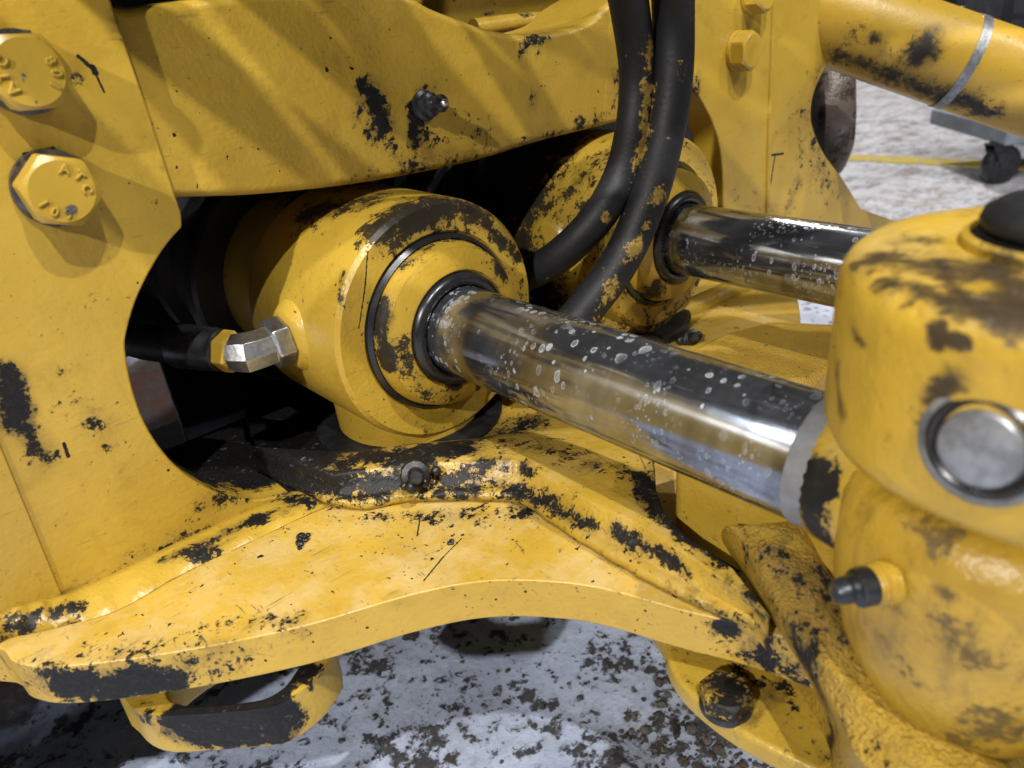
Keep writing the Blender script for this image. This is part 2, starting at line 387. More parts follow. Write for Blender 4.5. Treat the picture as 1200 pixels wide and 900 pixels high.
M['cross'] = coat('yellow_beam_paint', edge=.22, speck=.45, bump=.46, strokes=.6, wear_shade=[
    ((0.3049, 0.4800, 0.6054), (0.3104, 0.4800, 0.5818), .012, 1.05), ((0.2997, 0.4800, 0.6005), (0.2877, 0.4800, 0.5898), .007, .8), ((0.3052, 0.4800, 0.5814), (0.3225, 0.4800, 0.5532), .018, .70), ((0.3388, 0.4800, 0.5882), (0.3315, 0.4800, 0.5465), .009, 1.25), ((0.3450, 0.4800, 0.5691), (0.3387, 0.4800, 0.5419), .014, 1.0), ((0.3178, 0.4800, 0.5491), (0.3484, 0.4800, 0.5407), .014, .8),
    ((0.3668, 0.4800, 0.5780), (0.4028, 0.4800, 0.5564), .018, .46), ((0.2803, 0.4800, 0.5473), (0.3571, 0.4800, 0.5429), .014, .52), ((0.3571, 0.4800, 0.5429), (0.5715, 0.4800, 0.5461), .014, .66), ((0.3500, 0.4800, 0.5985), (0.3470, 0.4800, 0.5810), .020, .6),
    ((0.4573, 0.4800, 0.6235), (0.4869, 0.4800, 0.6260), .014, .60), ((0.4611, 0.4800, 0.5843), (0.4584, 0.4800, 0.5766), .010, .6), ((0.5701, 0.4800, 0.5814), (0.5695, 0.4800, 0.5592), .014, .75), ((0.4099, 0.4800, 0.6095), (0.4121, 0.4800, 0.6062), .007, .6)],
    lines=[((0.2742, 0.4800, 0.5778), (0.3030, 0.4800, 0.5955), .0022), ((0.3488, 0.4800, 0.5916), (0.3752, 0.4800, 0.5780), .0022), ((0.3037, 0.4800, 0.5920), (0.3057, 0.4800, 0.5725), .0016), ((0.3465, 0.4800, 0.5780), (0.3429, 0.4800, 0.5475), .0022)], grime_shade=.4)
M['backb'] = coat('shaded_back_beam_paint', edge=.3, speck=.4, base=.18, bump=.5, grime_shade=.9)  # shade on the back beam painted in as brown and black
M['tongue'] = coat('yellow_tongue_paint', cscale=75, c1=rgb(.48, 0.307, .042), c2=rgb(.41, 0.255, .028), edge=.35, speck=.75, dust=.55, bump=.45, bare=.5, shine=.85, scratch=.75, wear_shade=[
    ((0.001, 0.417, 0.323), (0.041, 0.386, 0.32), .015, 1.7), ((-0.007, 0.425, 0.327), (0.066, 0.368, 0.328), .024, .66), ((0.0824, 0.3768, 0.3350), (0.1119, 0.3476, 0.3350), .010, .80), ((0.2693, 0.1692, 0.3350), (0.2792, 0.1649, 0.3350), .012, .85), ((0.2882, 0.1332, 0.3220), (0.2858, 0.1445, 0.3220), .020, .95),
    ((0.1870, 0.4223, 0.3400), (0.2717, 0.3169, 0.3400), .032, .40), ((0.1783, 0.3752, 0.3400), (0.2695, 0.2982, 0.3400), .03, .22), ((0.2752, 0.1395, 0.3400), (0.2874, 0.1178, 0.3400), .02, .8), ((0.1779, 0.4962, 0.3400), (0.2703, 0.4670, 0.3400), .055, 1.5), ((0.1842, 0.4174, 0.3410), (0.2741, 0.3193, 0.3410), .016, .55),
    ((0.3289, 0.4386, 0.3400), (0.3650, 0.3940, 0.3400), .06, .7), ((0.3171, 0.2303, 0.3400), (0.3142, 0.1967, 0.3400), .03, .9), ((-0.0148, 0.4734, 0.3400), (0.0050, 0.4569, 0.3400), .012, .40), ((0.1513, 0.4166, 0.3400), (0.1529, 0.4148, 0.3400), .008, .6), ((0.1655, 0.3175, 0.3400), (0.1664, 0.3143, 0.3400), .010, .5),  # includes the shadow in the gap beside the arm, painted black
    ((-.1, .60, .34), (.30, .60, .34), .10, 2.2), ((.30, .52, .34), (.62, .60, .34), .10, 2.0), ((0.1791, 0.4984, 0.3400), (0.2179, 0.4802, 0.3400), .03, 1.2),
    ((0.6010, 0.4404, 0.3400), (0.5790, 0.4137, 0.3400), .03, .55), ((0.5754, 0.3345, 0.3400), (0.6669, 0.4774, 0.3400), .03, .28), ((0.6563, 0.5175, 0.3400), (0.6508, 0.4772, 0.3400), .05, .55)],
    lines=[((0.2256, 0.3334, 0.3400), (0.2063, 0.3280, 0.3400), .0008), ((0.2063, 0.3280, 0.3400), (0.1840, 0.3192, 0.3400), .0011), ((0.2237, 0.3767, 0.3400), (0.2073, 0.3583, 0.3400), .0010), ((0.1446, 0.3465, 0.3350), (0.1443, 0.3214, 0.3220), .0018), ((0.1188, 0.4426, 0.3400), (0.1443, 0.4564, 0.3400), .0008)], grime_shade=.35)
M['doubler'] = coat('yellow_doubler_paint', c1=rgb(.46, 0.291, .034), c2=rgb(.39, 0.239, .022), edge=.2, speck=.5, bump=.8, cscale=95, bare=.5, dust=.25, wear_shade=[((.19, .53, .345), (.25, .57, .345), .07, 3.0), ((.17, .53, .36), (.19, .47, .355), .030, 2.2), ((.16, .54, 0.28), (.21, .54, 0.29), .055, 1.36), ((0.177, 0.472, 0.344), (0.193, 0.428, 0.353), .020, 1.00), ((0.192, 0.431, 0.356), (0.222, 0.392, 0.364), .022, 1.20), ((0.222, 0.392, 0.364), (0.263, 0.36, 0.35), .020, 0.92), ((0.266, 0.362, 0.355), (0.28, 0.308, 0.35), .014, 0.76), ((0.261, 0.374, 0.363), (0.289, 0.333, 0.363), .012, 0.68), ((0.282, 0.31, 0.352), (0.28, 0.269, 0.352), .012, 0.68), ((0.282, 0.25, 0.356), (0.282, 0.199, 0.356), .009, 0.84), ((0.226, 0.43, 0.364), (0.267, 0.401, 0.364), .030, 1.28), ((0.272, 0.408, 0.362), (0.344, 0.402, 0.347), .030, 0.80), ((0.303, 0.366, 0.364), (0.32, 0.33, 0.363), .020, 0.56), ((0.33, 0.357, 0.358), (0.327, 0.303, 0.363), .02, 0.44), ((0.322, 0.299, 0.364), (0.336, 0.266, 0.36), .018, 0.68), ((0.331, 0.267, 0.362), (0.311, 0.241, 0.365), .012, 1.12), ((0.305, 0.233, 0.365), (0.296, 0.209, 0.365), .008, 1.12), ((0.296, 0.209, 0.365), (0.291, 0.177, 0.365), .006, 1.04), ((0.289, 0.192, 0.365), (0.277, 0.15, 0.365), .010, 0.52), ((0.272, 0.256, 0.34), (0.276, 0.146, 0.348), .006, 0.60), ((0.281, 0.17, 0.359), (0.277, 0.147, 0.358), .008, 0.48)], grime_shade=.45)  # real wear, plus a black band painting the shaded gap along the back edge
M['weld'] = coat('yellow_weld_paint', edge=.1, speck=.4, bump=.6, bare=.6, wear_shade=[
    ((0.119, 0.457, 0.345), (0.171, 0.453, 0.343), .011, 1.05), ((0.165, 0.457, 0.343), (0.196, 0.426, 0.357), .015, 1.25), ((0.077, 0.459, 0.346), (0.111, 0.456, 0.345), .009, .95), ((0.163, 0.466, 0.344), (0.188, 0.422, 0.347), .018, .7), ((-0.0013, 0.4635, 0.3450), (0.0154, 0.4536, 0.3450), .012, .8), ((-0.0146, 0.4658, 0.3450), (-0.0038, 0.4520, 0.3450), .012, .7), ((0.0931, 0.4492, 0.3450), (0.1355, 0.4490, 0.3450), .010, .5)], grime_shade=.35, cscale=60)
M['barrel'] = coat('yellow_barrel_paint', cscale=95, soft=.16, edge=.10, speck=.35, bump=.40, wear_shade=[((.52, .44, .47), (.60, .44, .40), .10, .45), ((0.27, 0.433, 0.527), (0.302, 0.431, 0.531), .022, 1.01), ((0.303, 0.432, 0.533), (0.346, 0.431, 0.517), .018, 0.87), ((0.346, 0.43, 0.516), (0.38, 0.431, 0.475), .009, 0.78), ((0.249, 0.44, 0.518), (0.265, 0.441, 0.527), .008, 0.55), ((0.259, 0.526, 0.525), (0.285, 0.48, 0.534), .020, 0.74), ((0.385, 0.431, 0.453), (0.29, 0.323, 0.474), .005, 0.64), ((0.273, 0.431, 0.364), (0.272, 0.331, 0.433), .006, 0.55), ((0.233, 0.439, 0.503), (0.224, 0.433, 0.488), .004, 0.64), ((0.546, 0.431, 0.375), (0.576, 0.413, 0.391), .016, 0.55), ((0.493, 0.486, 0.492), (0.511, 0.46, 0.514), .014, 0.55), ((.34, .56, 0.49), (.36, .70, 0.50), .07, 1.20), ((.39, .48, 0.46), (.40, .6, 0.42), .05, 0.92), ((.53, .58, 0.49), (.55, .70, 0.50), .085, 1.66), ((.49, .56, 0.41), (.49, .66, 0.41), .07, 1.47), ((.30, .492, 0.33), (.30, .492, 0.31), .05, 0.92), ((.57, .492, 0.33), (.57, .492, 0.31), .08, 0.92)],  # real wear, plus the far barrel's shade painted in brown and black
    lines=[((0.2504, 0.4300, 0.5161), (0.2422, 0.4300, 0.4887), .0014), ((0.2422, 0.4300, 0.4887), (0.2324, 0.4300, 0.4641), .0014), ((0.2286, 0.4300, 0.5058), (0.2217, 0.4300, 0.4920), .0022), ((0.2156, 0.4300, 0.4698), (0.2124, 0.4300, 0.4491), .0016)], grime_shade=.5)
M['gland'] = coat('yellow_gland_paint', cscale=95, soft=.12, edge=.45, speck=.4, bump=.45, wear_shade=[((0.272, 0.43, 0.507), (0.299, 0.431, 0.514), .013, 1.05), ((0.299, 0.431, 0.514), (0.333, 0.431, 0.512), .011, .9), ((0.249, 0.425, 0.475), (0.243, 0.42, 0.437), .0095, 1.15), ((0.341, 0.428, 0.496), (0.351, 0.414, 0.473), .011, .95), ((0.252, 0.412, 0.449), (0.261, 0.412, 0.416), .010, .60), ((0.267, 0.413, 0.406), (0.322, 0.431, 0.374), .010, .5), ((0.286, 0.411, 0.405), (0.293, 0.411, 0.4), .006, .7), ((0.271, 0.342, 0.437), (0.327, 0.431, 0.376), .004, .8), ((0.412, 0.375, 0.448), (0.508, 0.431, 0.382), .02, .8), ((0.52, 0.43, 0.387), (0.536, 0.413, 0.403), .02, .7), ((0.334, 0.432, 0.504), (0.342, 0.415, 0.488), .01, .55)], lines=[((0.2808, 0.4150, 0.4069), (0.2622, 0.4150, 0.4039), .001)], grime_shade=.55, bare=.4)
M['cast'] = coat('yellow_cast_paint', c1=rgb(.47, 0.296, .034), c2=rgb(.39, 0.234, .022), edge=0, speck=.5, bump=1.0, grain=1.7, cast=.25, cscale=110, base=.03, bare=.35, stretch=(1, 1, .6), wear_shade=[((0.323, 0.191, 0.372), (0.322, 0.185, 0.372), .013, 0.69), ((0.298, 0.156, 0.384), (0.297, 0.148, 0.384), .012, 0.46), ((0.293, 0.141, 0.382), (0.288, 0.129, 0.379), .014, 0.46), ((0.297, 0.171, 0.377), (0.275, 0.137, 0.369), .010, 0.36), ((0.304, 0.126, 0.375), (0.278, 0.104, 0.372), .016, 0.54), ((0.261, 0.099, 0.4), (0.251, 0.078, 0.388), .016, 0.49), ((0.251, 0.078, 0.388), (0.252, 0.053, 0.377), .016, 0.46), ((0.252, 0.053, 0.377), (0.266, 0.028, 0.369), .014, 0.52), ((0.265, 0.117, 0.361), (0.283, 0.103, 0.293), .018, 0.75), ((0.267, 0.123, 0.369), (0.269, 0.113, 0.347), .014, 0.52), ((0.244, 0.081, 0.354), (0.241, 0.065, 0.355), .016, 0.26), ((0.265, 0.108, 0.431), (0.224, 0.086, 0.448), .012, 0.52)], grime_shade=.5)
M['eye'] = coat('yellow_eye_paint', soft=.9, opac=.72, chip=rgb(.040, .027, .013), c1=rgb(.48, 0.302, .032), c2=rgb(.40, 0.239, .020), edge=0, speck=.15, bump=.5, grain=.3, cast=.45, cscale=40, bare=.3, wear_shade=[((0.269, 0.125, 0.45), (0.27, 0.119, 0.458), .018, 1.10), ((0.268, 0.122, 0.44), (0.268, 0.118, 0.436), .012, 1.02), ((0.246, 0.104, 0.5), (0.24, 0.096, 0.499), .008, 0.59), ((0.254, 0.049, 0.373), (0.253, 0.032, 0.395), .016, 0.77), ((0.24, 0.057, 0.436), (0.243, 0.043, 0.427), .018, 0.49), ((0.24, 0.059, 0.452), (0.24, 0.055, 0.452), .005, 0.81), ((0.244, 0.075, 0.414), (0.245, 0.061, 0.4), .014, 0.42), ((0.25, 0.066, 0.47), (0.23, 0.04, 0.489), .014, 0.53), ((0.253, 0.08, 0.469), (0.251, 0.07, 0.471), .02, 0.30), ((0.259, 0.103, 0.45), (0.255, 0.099, 0.447), .004, 0.59), ((0.231, 0.076, 0.443), (0.242, 0.073, 0.433), .008, 0.51), ((0.244, 0.075, 0.461), (0.238, 0.07, 0.447), .02, 0.26)], grime_shade=.6)
M['neck'] = coat('yellow_neck_paint', edge=0, speck=.2, bump=.4, wear_shade=[((0.268, 0.126, 0.443), (0.27, 0.124, 0.456), .014, 1.5), ((0.269, 0.122, 0.435), (0.271, 0.119, 0.428), .010, 1.4), ((0.246, 0.104, 0.499), (0.243, 0.1, 0.498), .008, .9), ((0.273, 0.12, 0.463), (0.274, 0.118, 0.466), .006, .5)], grime_shade=.5)
M['ear'] = coat('yellow_ear_paint', soft=.75, opac=.85, chip=rgb(.026, .018, .011), c1=rgb(.49, 0.312, .034), c2=rgb(.41, 0.255, .022), edge=0, speck=.2, bump=.4, cscale=55, dust=.35, cast=.25, bare=.3, stretch=(1, .45, 1), wear_shade=[((0.246, 0.097, 0.558), (0.238, 0.074, 0.56), .0065, .95), ((0.238, 0.074, 0.56), (0.235, 0.054, 0.56), .008, 1.0), ((0.266, 0.104, 0.561), (0.259, 0.065, 0.561), .022, .62), ((0.269, 0.088, 0.561), (0.239, 0.071, 0.56), .007, .85), ((0.274, 0.073, 0.561), (0.243, 0.056, 0.561), .012, .85), ((0.281, 0.108, 0.561), (0.292, 0.1, 0.561), .010, .6), ((0.246, 0.104, 0.539), (0.244, 0.102, 0.538), .007, .55), ((0.231, 0.073, 0.553), (0.23, 0.072, 0.55), .004, 1.1), ((0.229, 0.068, 0.551), (0.229, 0.065, 0.551), .0035, 1.0), ((0.229, 0.071, 0.529), (0.228, 0.065, 0.539), .006, .6), ((0.228, 0.071, 0.521), (0.224, 0.061, 0.513), .006, .6), ((0.254, 0.112, 0.52), (0.247, 0.106, 0.507), .006, .5), ((0.241, 0.073, 0.561), (0.229, 0.052, 0.555), .012, .32)], grime_shade=.6)
M['bolt'] = coat('yellow_bolt_paint', edge=.04, speck=.1, bump=.14, scratch=0, cscale=90, bare=.5, chip=rgb(.07, .07, .08), wear_shade=[((0.091, 0.454, 0.574), (0.092, 0.455, 0.574), .0026, 1.6)])
M['washer'] = plain('worn_washer_steel', (.16, .16, .18), .35, .85, 120, .7, .5)
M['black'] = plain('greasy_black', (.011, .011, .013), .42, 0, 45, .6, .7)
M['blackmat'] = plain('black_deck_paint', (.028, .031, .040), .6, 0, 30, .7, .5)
M['seal'] = plain('black_seal_rubber', (.013, .013, .015), .28, 0, 40, .4, .1)
M['cap'] = plain('matt_black_rubber', (.012, .012, .014), .6, 0, 60, .5, .2, .4)
M['steel'] = plain('zinc_steel', (.60, .62, .65), .36, 1.0, 260, .2, .25)
M['oldsteel'] = plain('dull_steel', (.30, .31, .33), .42, .75, 150, .35, .4)
M['band'] = plain('grey_band_metal', (.21, .21, .22), .5, .25, 60, .25, .15)
M['ringsteel'] = plain('grey_ring_steel', (.15, .155, .16), .55, .3, 90, .6, .4)
M['darksteel'] = plain('dark_steel', (.045, .048, .058), .33, .6, 100, .5, .3)
M['chrome'] = chrome_mat()
M['rubber'] = coat('hose_rubber', rgb(.011, .0115, .014), rgb(.007, .007, .009), rgb(.17, .112, .024), edge=0, speck=0, bump=.25, cscale=60, rough=.55, grime_shade=0, chip_rough=.5, spec=.35, dust=.06, dustc=rgb(.05, .05, .06), wear_shade=[((0.477, 0.374, 0.619), (0.476, 0.375, 0.559), .0085, 0.77), ((0.475, 0.376, 0.56), (0.465, 0.382, 0.519), .008, 0.48), ((0.471, 0.361, 0.513), (0.447, 0.365, 0.468), .0095, 0.55), ((0.448, 0.366, 0.475), (0.407, 0.371, 0.433), .0105, 0.74), ((0.439, 0.386, 0.5), (0.441, 0.386, 0.497), .006, 0.70), ((0.41, 0.429, 0.449), (0.48, 0.456, 0.434), .008, 0.58), ((0.477, 0.358, 0.529), (0.47, 0.361, 0.504), .006, 0.42)])
M['tubep'] = coat('yellow_tube_paint', soft=.9, c1=rgb(.50, .31, .035), c2=rgb(.42, 0.265, .025), edge=0, speck=.1, bump=.2, cscale=40, stretch=(1, 1, 1), wear_shade=[((0.979, 0.383, 0.566), (0.984, 0.376, 0.572), .022, 1.15), ((0.945, 0.457, 0.565), (1.018, 0.356, 0.507), .020, .85), ((1.012, 0.364, 0.513), (1.043, 0.315, 0.491), .022, .95), ((0.952, 0.423, 0.583), (0.953, 0.421, 0.582), .010, .9), ((0.94, 0.442, 0.589), (0.97, 0.402, 0.558), .03, .35), ((0.987, 0.375, 0.582), (0.992, 0.372, 0.585), .01, .7)], grime_shade=.7)
M['lugbolt'] = coat('worn_bolt_paint', edge=1.2, speck=.4, bump=.6, base=.30, cscale=80, wear_shade=[((0.2733, 0.1674, 0.2950), (0.2656, 0.1459, 0.2950), .012, .6)])
M['lug'] = coat('yellow_lug_paint', edge=.3, speck=.4, bump=.5, bare=.3, wear_shade=[
    ((0.047, 0.387, 0.274), (0.083, 0.356, 0.272), .021, 2.2), ((0.0262, 0.4147, 0.2800), (0.0442, 0.3922, 0.2700), .016, .55), ((0.0601, 0.4083, 0.2850), (0.1076, 0.3673, 0.2850), .022, .9), ((0.2944, 0.1578, 0.2850), (0.2948, 0.1311, 0.2850), .024, .62), ((0.2727, 0.1903, 0.2850), (0.2748, 0.1056, 0.2850), .03, .35)], grime_shade=.45)

# ================================================================== LOADER REAR FRAME (one welded body)
FR = thing('loader_frame', 'yellow welded machine frame with bolted side plates, cross beam and curved tongue plate', 'machine frame', (.43, .60, .31))
# near side plate with its round opening
o1 = [(-.55, .475, .95), ((0.1669, 0.4750, 0.8180)), ((0.1476, 0.4750, 0.6953)), ((0.1479, 0.4750, 0.6716)), ((0.1506, 0.4750, 0.6205)), ((0.1531, 0.4750, 0.5557)), ((0.1514, 0.4750, 0.5477))]
ap = cr([(0.1514, 0.4750, 0.5477), (0.1356, 0.4750, 0.5363), (0.1156, 0.4750, 0.5152), (0.1024, 0.4750, 0.4947), (0.0981, 0.4750, 0.4821), (0.0950, 0.4750, 0.4570), (0.0961, 0.4750, 0.4289), (0.1040, 0.4750, 0.3992), (0.1177, 0.4750, 0.3749), (0.1345, 0.4750, 0.3565), (0.1607, 0.4750, 0.3423), (0.2138, 0.4750, 0.3355)], 5)
o1 = [Vector(p) for p in o1] + ap[1:] + [Vector((0.2161, 0.4750, 0.3213)), Vector((0.1519, 0.4750, 0.3341)), Vector((0.0159, 0.4750, 0.3407)), Vector((-0.0364, 0.4750, 0.3414)), Vector((-.55, .475, .34))]
b = MB(); b.slab(o1, (0, .035, 0)); b.build('side_plate', M['plate'], FR, bevel=.0016)
# shallow flange plate beyond the fold of the near plate
b = MB(); b.slab([(0.0035, 0.4735, 0.5566), (0.0322, 0.4735, 0.5482), (0.0206, 0.4735, 0.4558), (0.0174, 0.4735, 0.3449), (-0.0700, 0.4735, 0.3618)], (0, .012, 0)); b.build('fold_strip', M['plate'], FR, bevel=.001)
# far side plate
o2 = [Vector((0.6619, 0.4750, 0.6774)), Vector((0.6674, 0.4750, 0.5972))] + cr([(0.6698, 0.4750, 0.5672), (0.6990, 0.4750, 0.5389), (0.7210, 0.4750, 0.5081), (0.7334, 0.4750, 0.4698), (0.7393, 0.4750, 0.4112)], 5) + [Vector((0.7486, 0.4750, 0.3313)), Vector((.80, .475, .31)), Vector((1.6, .475, .06)), Vector((1.6, .475, .16))]
o2 += [Vector((1.3197, 0.4750, 0.2616)), Vector((1.0971, 0.4750, 0.3450))] + cr([(1.0175, 0.4750, 0.4096), (0.9652, 0.4750, 0.4470), (0.9295, 0.4750, 0.4844), (0.9204, 0.4750, 0.5108), (0.9301, 0.4750, 0.5360), (0.9550, 0.4750, 0.5583), (0.9778, 0.4750, 0.5821), (0.9809, 0.4750, 0.6147)], 5) + [Vector((0.9786, 0.4750, 0.6688))]
b = MB(); b.slab(o2, (0, .034, 0)); b.build('side_plate', M['plate'], FR, bevel=.002)
b = MB(); b.tube([(0.8142, 0.4755, 0.6655), (0.8173, 0.4755, 0.6168), (0.8228, 0.4755, 0.5197), (0.8329, 0.4755, 0.3942)], .004, 10); b.build('weld_bead', M['plate'], FR)
# cross beam: casting with a dipped top edge
cb = [Vector((0.1224, 0.4830, 0.6775)), Vector((0.1263, 0.4830, 0.5634)), Vector((0.1546, 0.4830, 0.5633))] + cr([(0.1578, 0.4830, 0.5631), (0.2051, 0.4830, 0.5546), (0.2680, 0.4830, 0.5472), (0.3267, 0.4830, 0.5434), (0.3943, 0.4830, 0.5416), (0.4725, 0.4830, 0.5446), (0.5714, 0.4830, 0.5452), (0.6296, 0.4830, 0.5485)], 4)
ct = cr([(0.6291, 0.4830, 0.6620), (0.5900, 0.4830, 0.6549), (0.5573, 0.4830, 0.6453), (0.5346, 0.4830, 0.6342), (0.4953, 0.4830, 0.6293), (0.4533, 0.4830, 0.6302), (0.4204, 0.4830, 0.6365), (0.3920, 0.4830, 0.6456), (0.3656, 0.4830, 0.6552), (0.3469, 0.4830, 0.6639), (0.3076, 0.4830, 0.6700), (0.2346, 0.4830, 0.6708), (0.1983, 0.4830, 0.6701), (0.1582, 0.4830, 0.6681)], 4)
b = MB(); b.slab(cb + ct, (0, .085, 0)); b.build('cross_beam', M['cross'], FR, bevel=.007, seg=3)
b = MB(); b.slab([(0.5589, 0.4825, 0.6432), (0.5811, 0.4825, 0.6526), (0.6260, 0.4825, 0.6586), (0.6263, 0.4825, 0.5489), (0.5671, 0.4825, 0.5459), (0.5455, 0.4825, 0.5469)], (0, .03, 0))
b.v = [v + Vector((0, -(v.x - .575) * .10 if v.x > .575 and v.y < .49 else 0, 0)) for v in b.v]; b.build('beam_pad', M['cross'], FR, bevel=.003)
# yellow shelf and bulkhead behind the beam, with added light-blocking panels
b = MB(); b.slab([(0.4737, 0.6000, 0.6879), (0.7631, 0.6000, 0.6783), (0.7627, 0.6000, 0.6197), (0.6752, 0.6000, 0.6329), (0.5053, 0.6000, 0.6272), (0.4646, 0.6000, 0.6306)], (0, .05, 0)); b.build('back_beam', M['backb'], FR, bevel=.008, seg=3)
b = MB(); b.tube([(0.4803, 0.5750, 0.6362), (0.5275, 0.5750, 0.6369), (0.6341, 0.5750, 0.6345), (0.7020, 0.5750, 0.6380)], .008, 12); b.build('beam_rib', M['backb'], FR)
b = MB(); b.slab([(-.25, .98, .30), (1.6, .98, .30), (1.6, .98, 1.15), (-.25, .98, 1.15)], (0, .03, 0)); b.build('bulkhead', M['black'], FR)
b = MB(); b.slab([(-.55, .51, .34), (-.55, 1.02, .34), (-.55, 1.02, .95), (-.55, .51, .95)], (-.03, 0, 0)); b.build('hull_light_blocker', M['black'], FR)  # added panel, keeps lamp light out of the opening
b = MB(); b.slab([(.935, .86, .05), (.935, 1.7, .05), (.935, 1.7, .95), (.935, .86, .95)], (.03, 0, 0)); b.build('hull_light_blocker', M['black'], FR)  # added panel, stops the far lamp lighting the floor underneath
b = MB(); b.slab([(-.55, .512, .955), (.20, .512, .955), (.29, .385, .955), (1.05, .385, .955), (1.05, 1.02, .955), (-.55, 1.02, .955)], (0, 0, .03)); b.build('deck_light_blocker', M['black'], FR)  # added overhead sheet, cut to shade the cavity and back beam
# tongue plate
tf = cr([(-.10, .53, .34), (-0.0287, 0.4715, 0.3400), (-0.0175, 0.4414, 0.3400), (0.0002, 0.4178, 0.3400), (0.0492, 0.3796, 0.3400), (0.1101, 0.3421, 0.3400), (0.1655, 0.3175, 0.3400), (0.2015, 0.2964, 0.3400), (0.2275, 0.2708, 0.3400), (0.2505, 0.2363, 0.3400), (0.2684, 0.1884, 0.3400), (0.2861, 0.1435, 0.3400), (.31, .05, .34)], 5)
tr = [Vector((.79 - p.x, p.y, .34)) for p in tf][::-1]
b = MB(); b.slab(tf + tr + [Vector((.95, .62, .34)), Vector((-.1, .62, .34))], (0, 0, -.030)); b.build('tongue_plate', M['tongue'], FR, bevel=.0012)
# raised doubler with a rounded, welded edge
lo = cr([(0.1857, 0.4341, 0.3410), (0.2004, 0.4093, 0.3410), (0.2263, 0.3933, 0.3410), (0.2593, 0.3564, 0.3410), (0.2765, 0.3287, 0.3410), (0.2737, 0.2714, 0.3410), (0.2730, 0.2129, 0.3410), (0.2769, 0.1746, 0.3410), (0.2819, 0.1476, 0.3410)], 6)
hi = cr([(0.1925, 0.4319, 0.3650), (0.2162, 0.4173, 0.3650), (0.2406, 0.3968, 0.3650), (0.2722, 0.3658, 0.3650), (0.2903, 0.3406, 0.3650), (0.2874, 0.2825, 0.3650), (0.2896, 0.2388, 0.3650), (0.2851, 0.2039, 0.3650), (0.2779, 0.1528, 0.3650)], 6)
bk = [Vector(p) for p in ((0.2724, 0.1388, 0.3650), (0.2907, 0.1723, 0.3650), (0.2961, 0.2042, 0.3650), (0.3048, 0.2278, 0.3650), (0.3225, 0.2486, 0.3650), (0.3580, 0.2783, 0.3650), (.40, .34, 0), (.43, .44, 0), (.40, .60, 0), (.20, .60, 0), (.17, .52, 0))]
rings = []
for q, bu in ((0, 0), (.04, .0036), (.13, .0056), (.24, .0050), (.33, .0016), (.38, .0004), (.66, .0003), (.90, .0007), (.97, .0005), (1, 0)):
    r_ = []
    for a, c in zip(lo, hi):
        p = a.lerp(c, q); nrm = Vector((-.75, -.45, .5)); wob = .0012 * mn.noise(p * 90) + (.0011 * math.sin((p.x - p.y) * 420) * (1 if .02 < q < .3 else 0))
        r_.append(p + nrm * (bu + wob))
    r_ += [Vector((p.x, p.y, .341 + .024 * q)) for p in bk]
    rings.append(r_)
for off, dz in (((.012, .009), -.0005), ((.026, .020), -.003), ((.040, .032), -.013), ((.052, .042), -.0215)):
    rings.append([p + Vector((off[0], off[1], 0)) * max(0, min(1, (p.y - .17) / .12)) + Vector((0, 0, dz * max(0, min(1, (p.y - .26) / .12)))) for p in rings[9][:len(lo)]] + [p + Vector((0, 0, dz * max(0, min(1, (p.y - .26) / .12)))) for p in rings[9][len(lo):]])
b = MB(); b.loft(rings, cap0=False); b.build('doubler_plate', M['doubler'], FR, sharp=50)
# welds along the side plate
ft = cr([(-0.0397, 0.4745, 0.3563), (-0.0140, 0.4745, 0.3551), (0.0032, 0.4745, 0.3512), (0.0200, 0.4745, 0.3460), (0.0515, 0.4745, 0.3442), (0.0939, 0.4745, 0.3440), (0.1468, 0.4745, 0.3418), (0.1809, 0.4745, 0.3395), (0.2112, 0.4745, 0.3355), (0.2223, 0.4745, 0.3297)], 10)
fb = cr([(-0.0444, 0.4526, 0.3405), (-0.0197, 0.4660, 0.3405), (-0.0038, 0.4587, 0.3405), (0.0152, 0.4492, 0.3405), (0.0398, 0.4402, 0.3405), (0.0809, 0.4431, 0.3405), (0.1300, 0.4399, 0.3405), (0.1617, 0.4383, 0.3405), (0.1877, 0.4329, 0.3405), (0.1992, 0.4133, 0.3405)], 10)
rings = []
for q, bu in ((0, -.002), (0, .0), (.15, .003), (.38, .0048), (.62, .0046), (.85, .0026), (1, 0), (1, -.002)):
    rings.append([a.lerp(c, q) + Vector((0, -.7, .7)) * (bu + .0010 * mn.noise(a.lerp(c, q) * 110) + .0009 * math.sin(i * .9) * (1 if 0 < q < 1 else 0)) for i, (a, c) in enumerate(zip(ft, fb))])
b = MB(); b.loft(rings, False, False, closed=False)
b.build('weld_bead', M['weld'], FR, sharp=70)
b = MB(); b.tube(cr([(0.4865, 0.4456, 0.3420), (0.5728, 0.4518, 0.3420), (0.6424, 0.4486, 0.3420), (0.7168, 0.4435, 0.3420), (0.8317, 0.4342, 0.3420), (0.9691, 0.4148, 0.3420)], 8), .012, 14, amp=.1, freq=60); b.build('weld_bead', M['weld'], FR)
# black belly plates below the opening
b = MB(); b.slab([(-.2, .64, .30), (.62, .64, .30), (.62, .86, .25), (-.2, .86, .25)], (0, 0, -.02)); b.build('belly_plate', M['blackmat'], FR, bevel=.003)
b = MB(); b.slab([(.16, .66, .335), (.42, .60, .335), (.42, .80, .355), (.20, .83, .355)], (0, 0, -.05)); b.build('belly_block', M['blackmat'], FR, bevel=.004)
b = MB(); b.slab([(.02, .55, .30), (.26, .55, .30), (.26, .63, .32), (.02, .63, .32)], (0, 0, -.02)); b.build('belly_block', M['blackmat'], FR, bevel=.004)
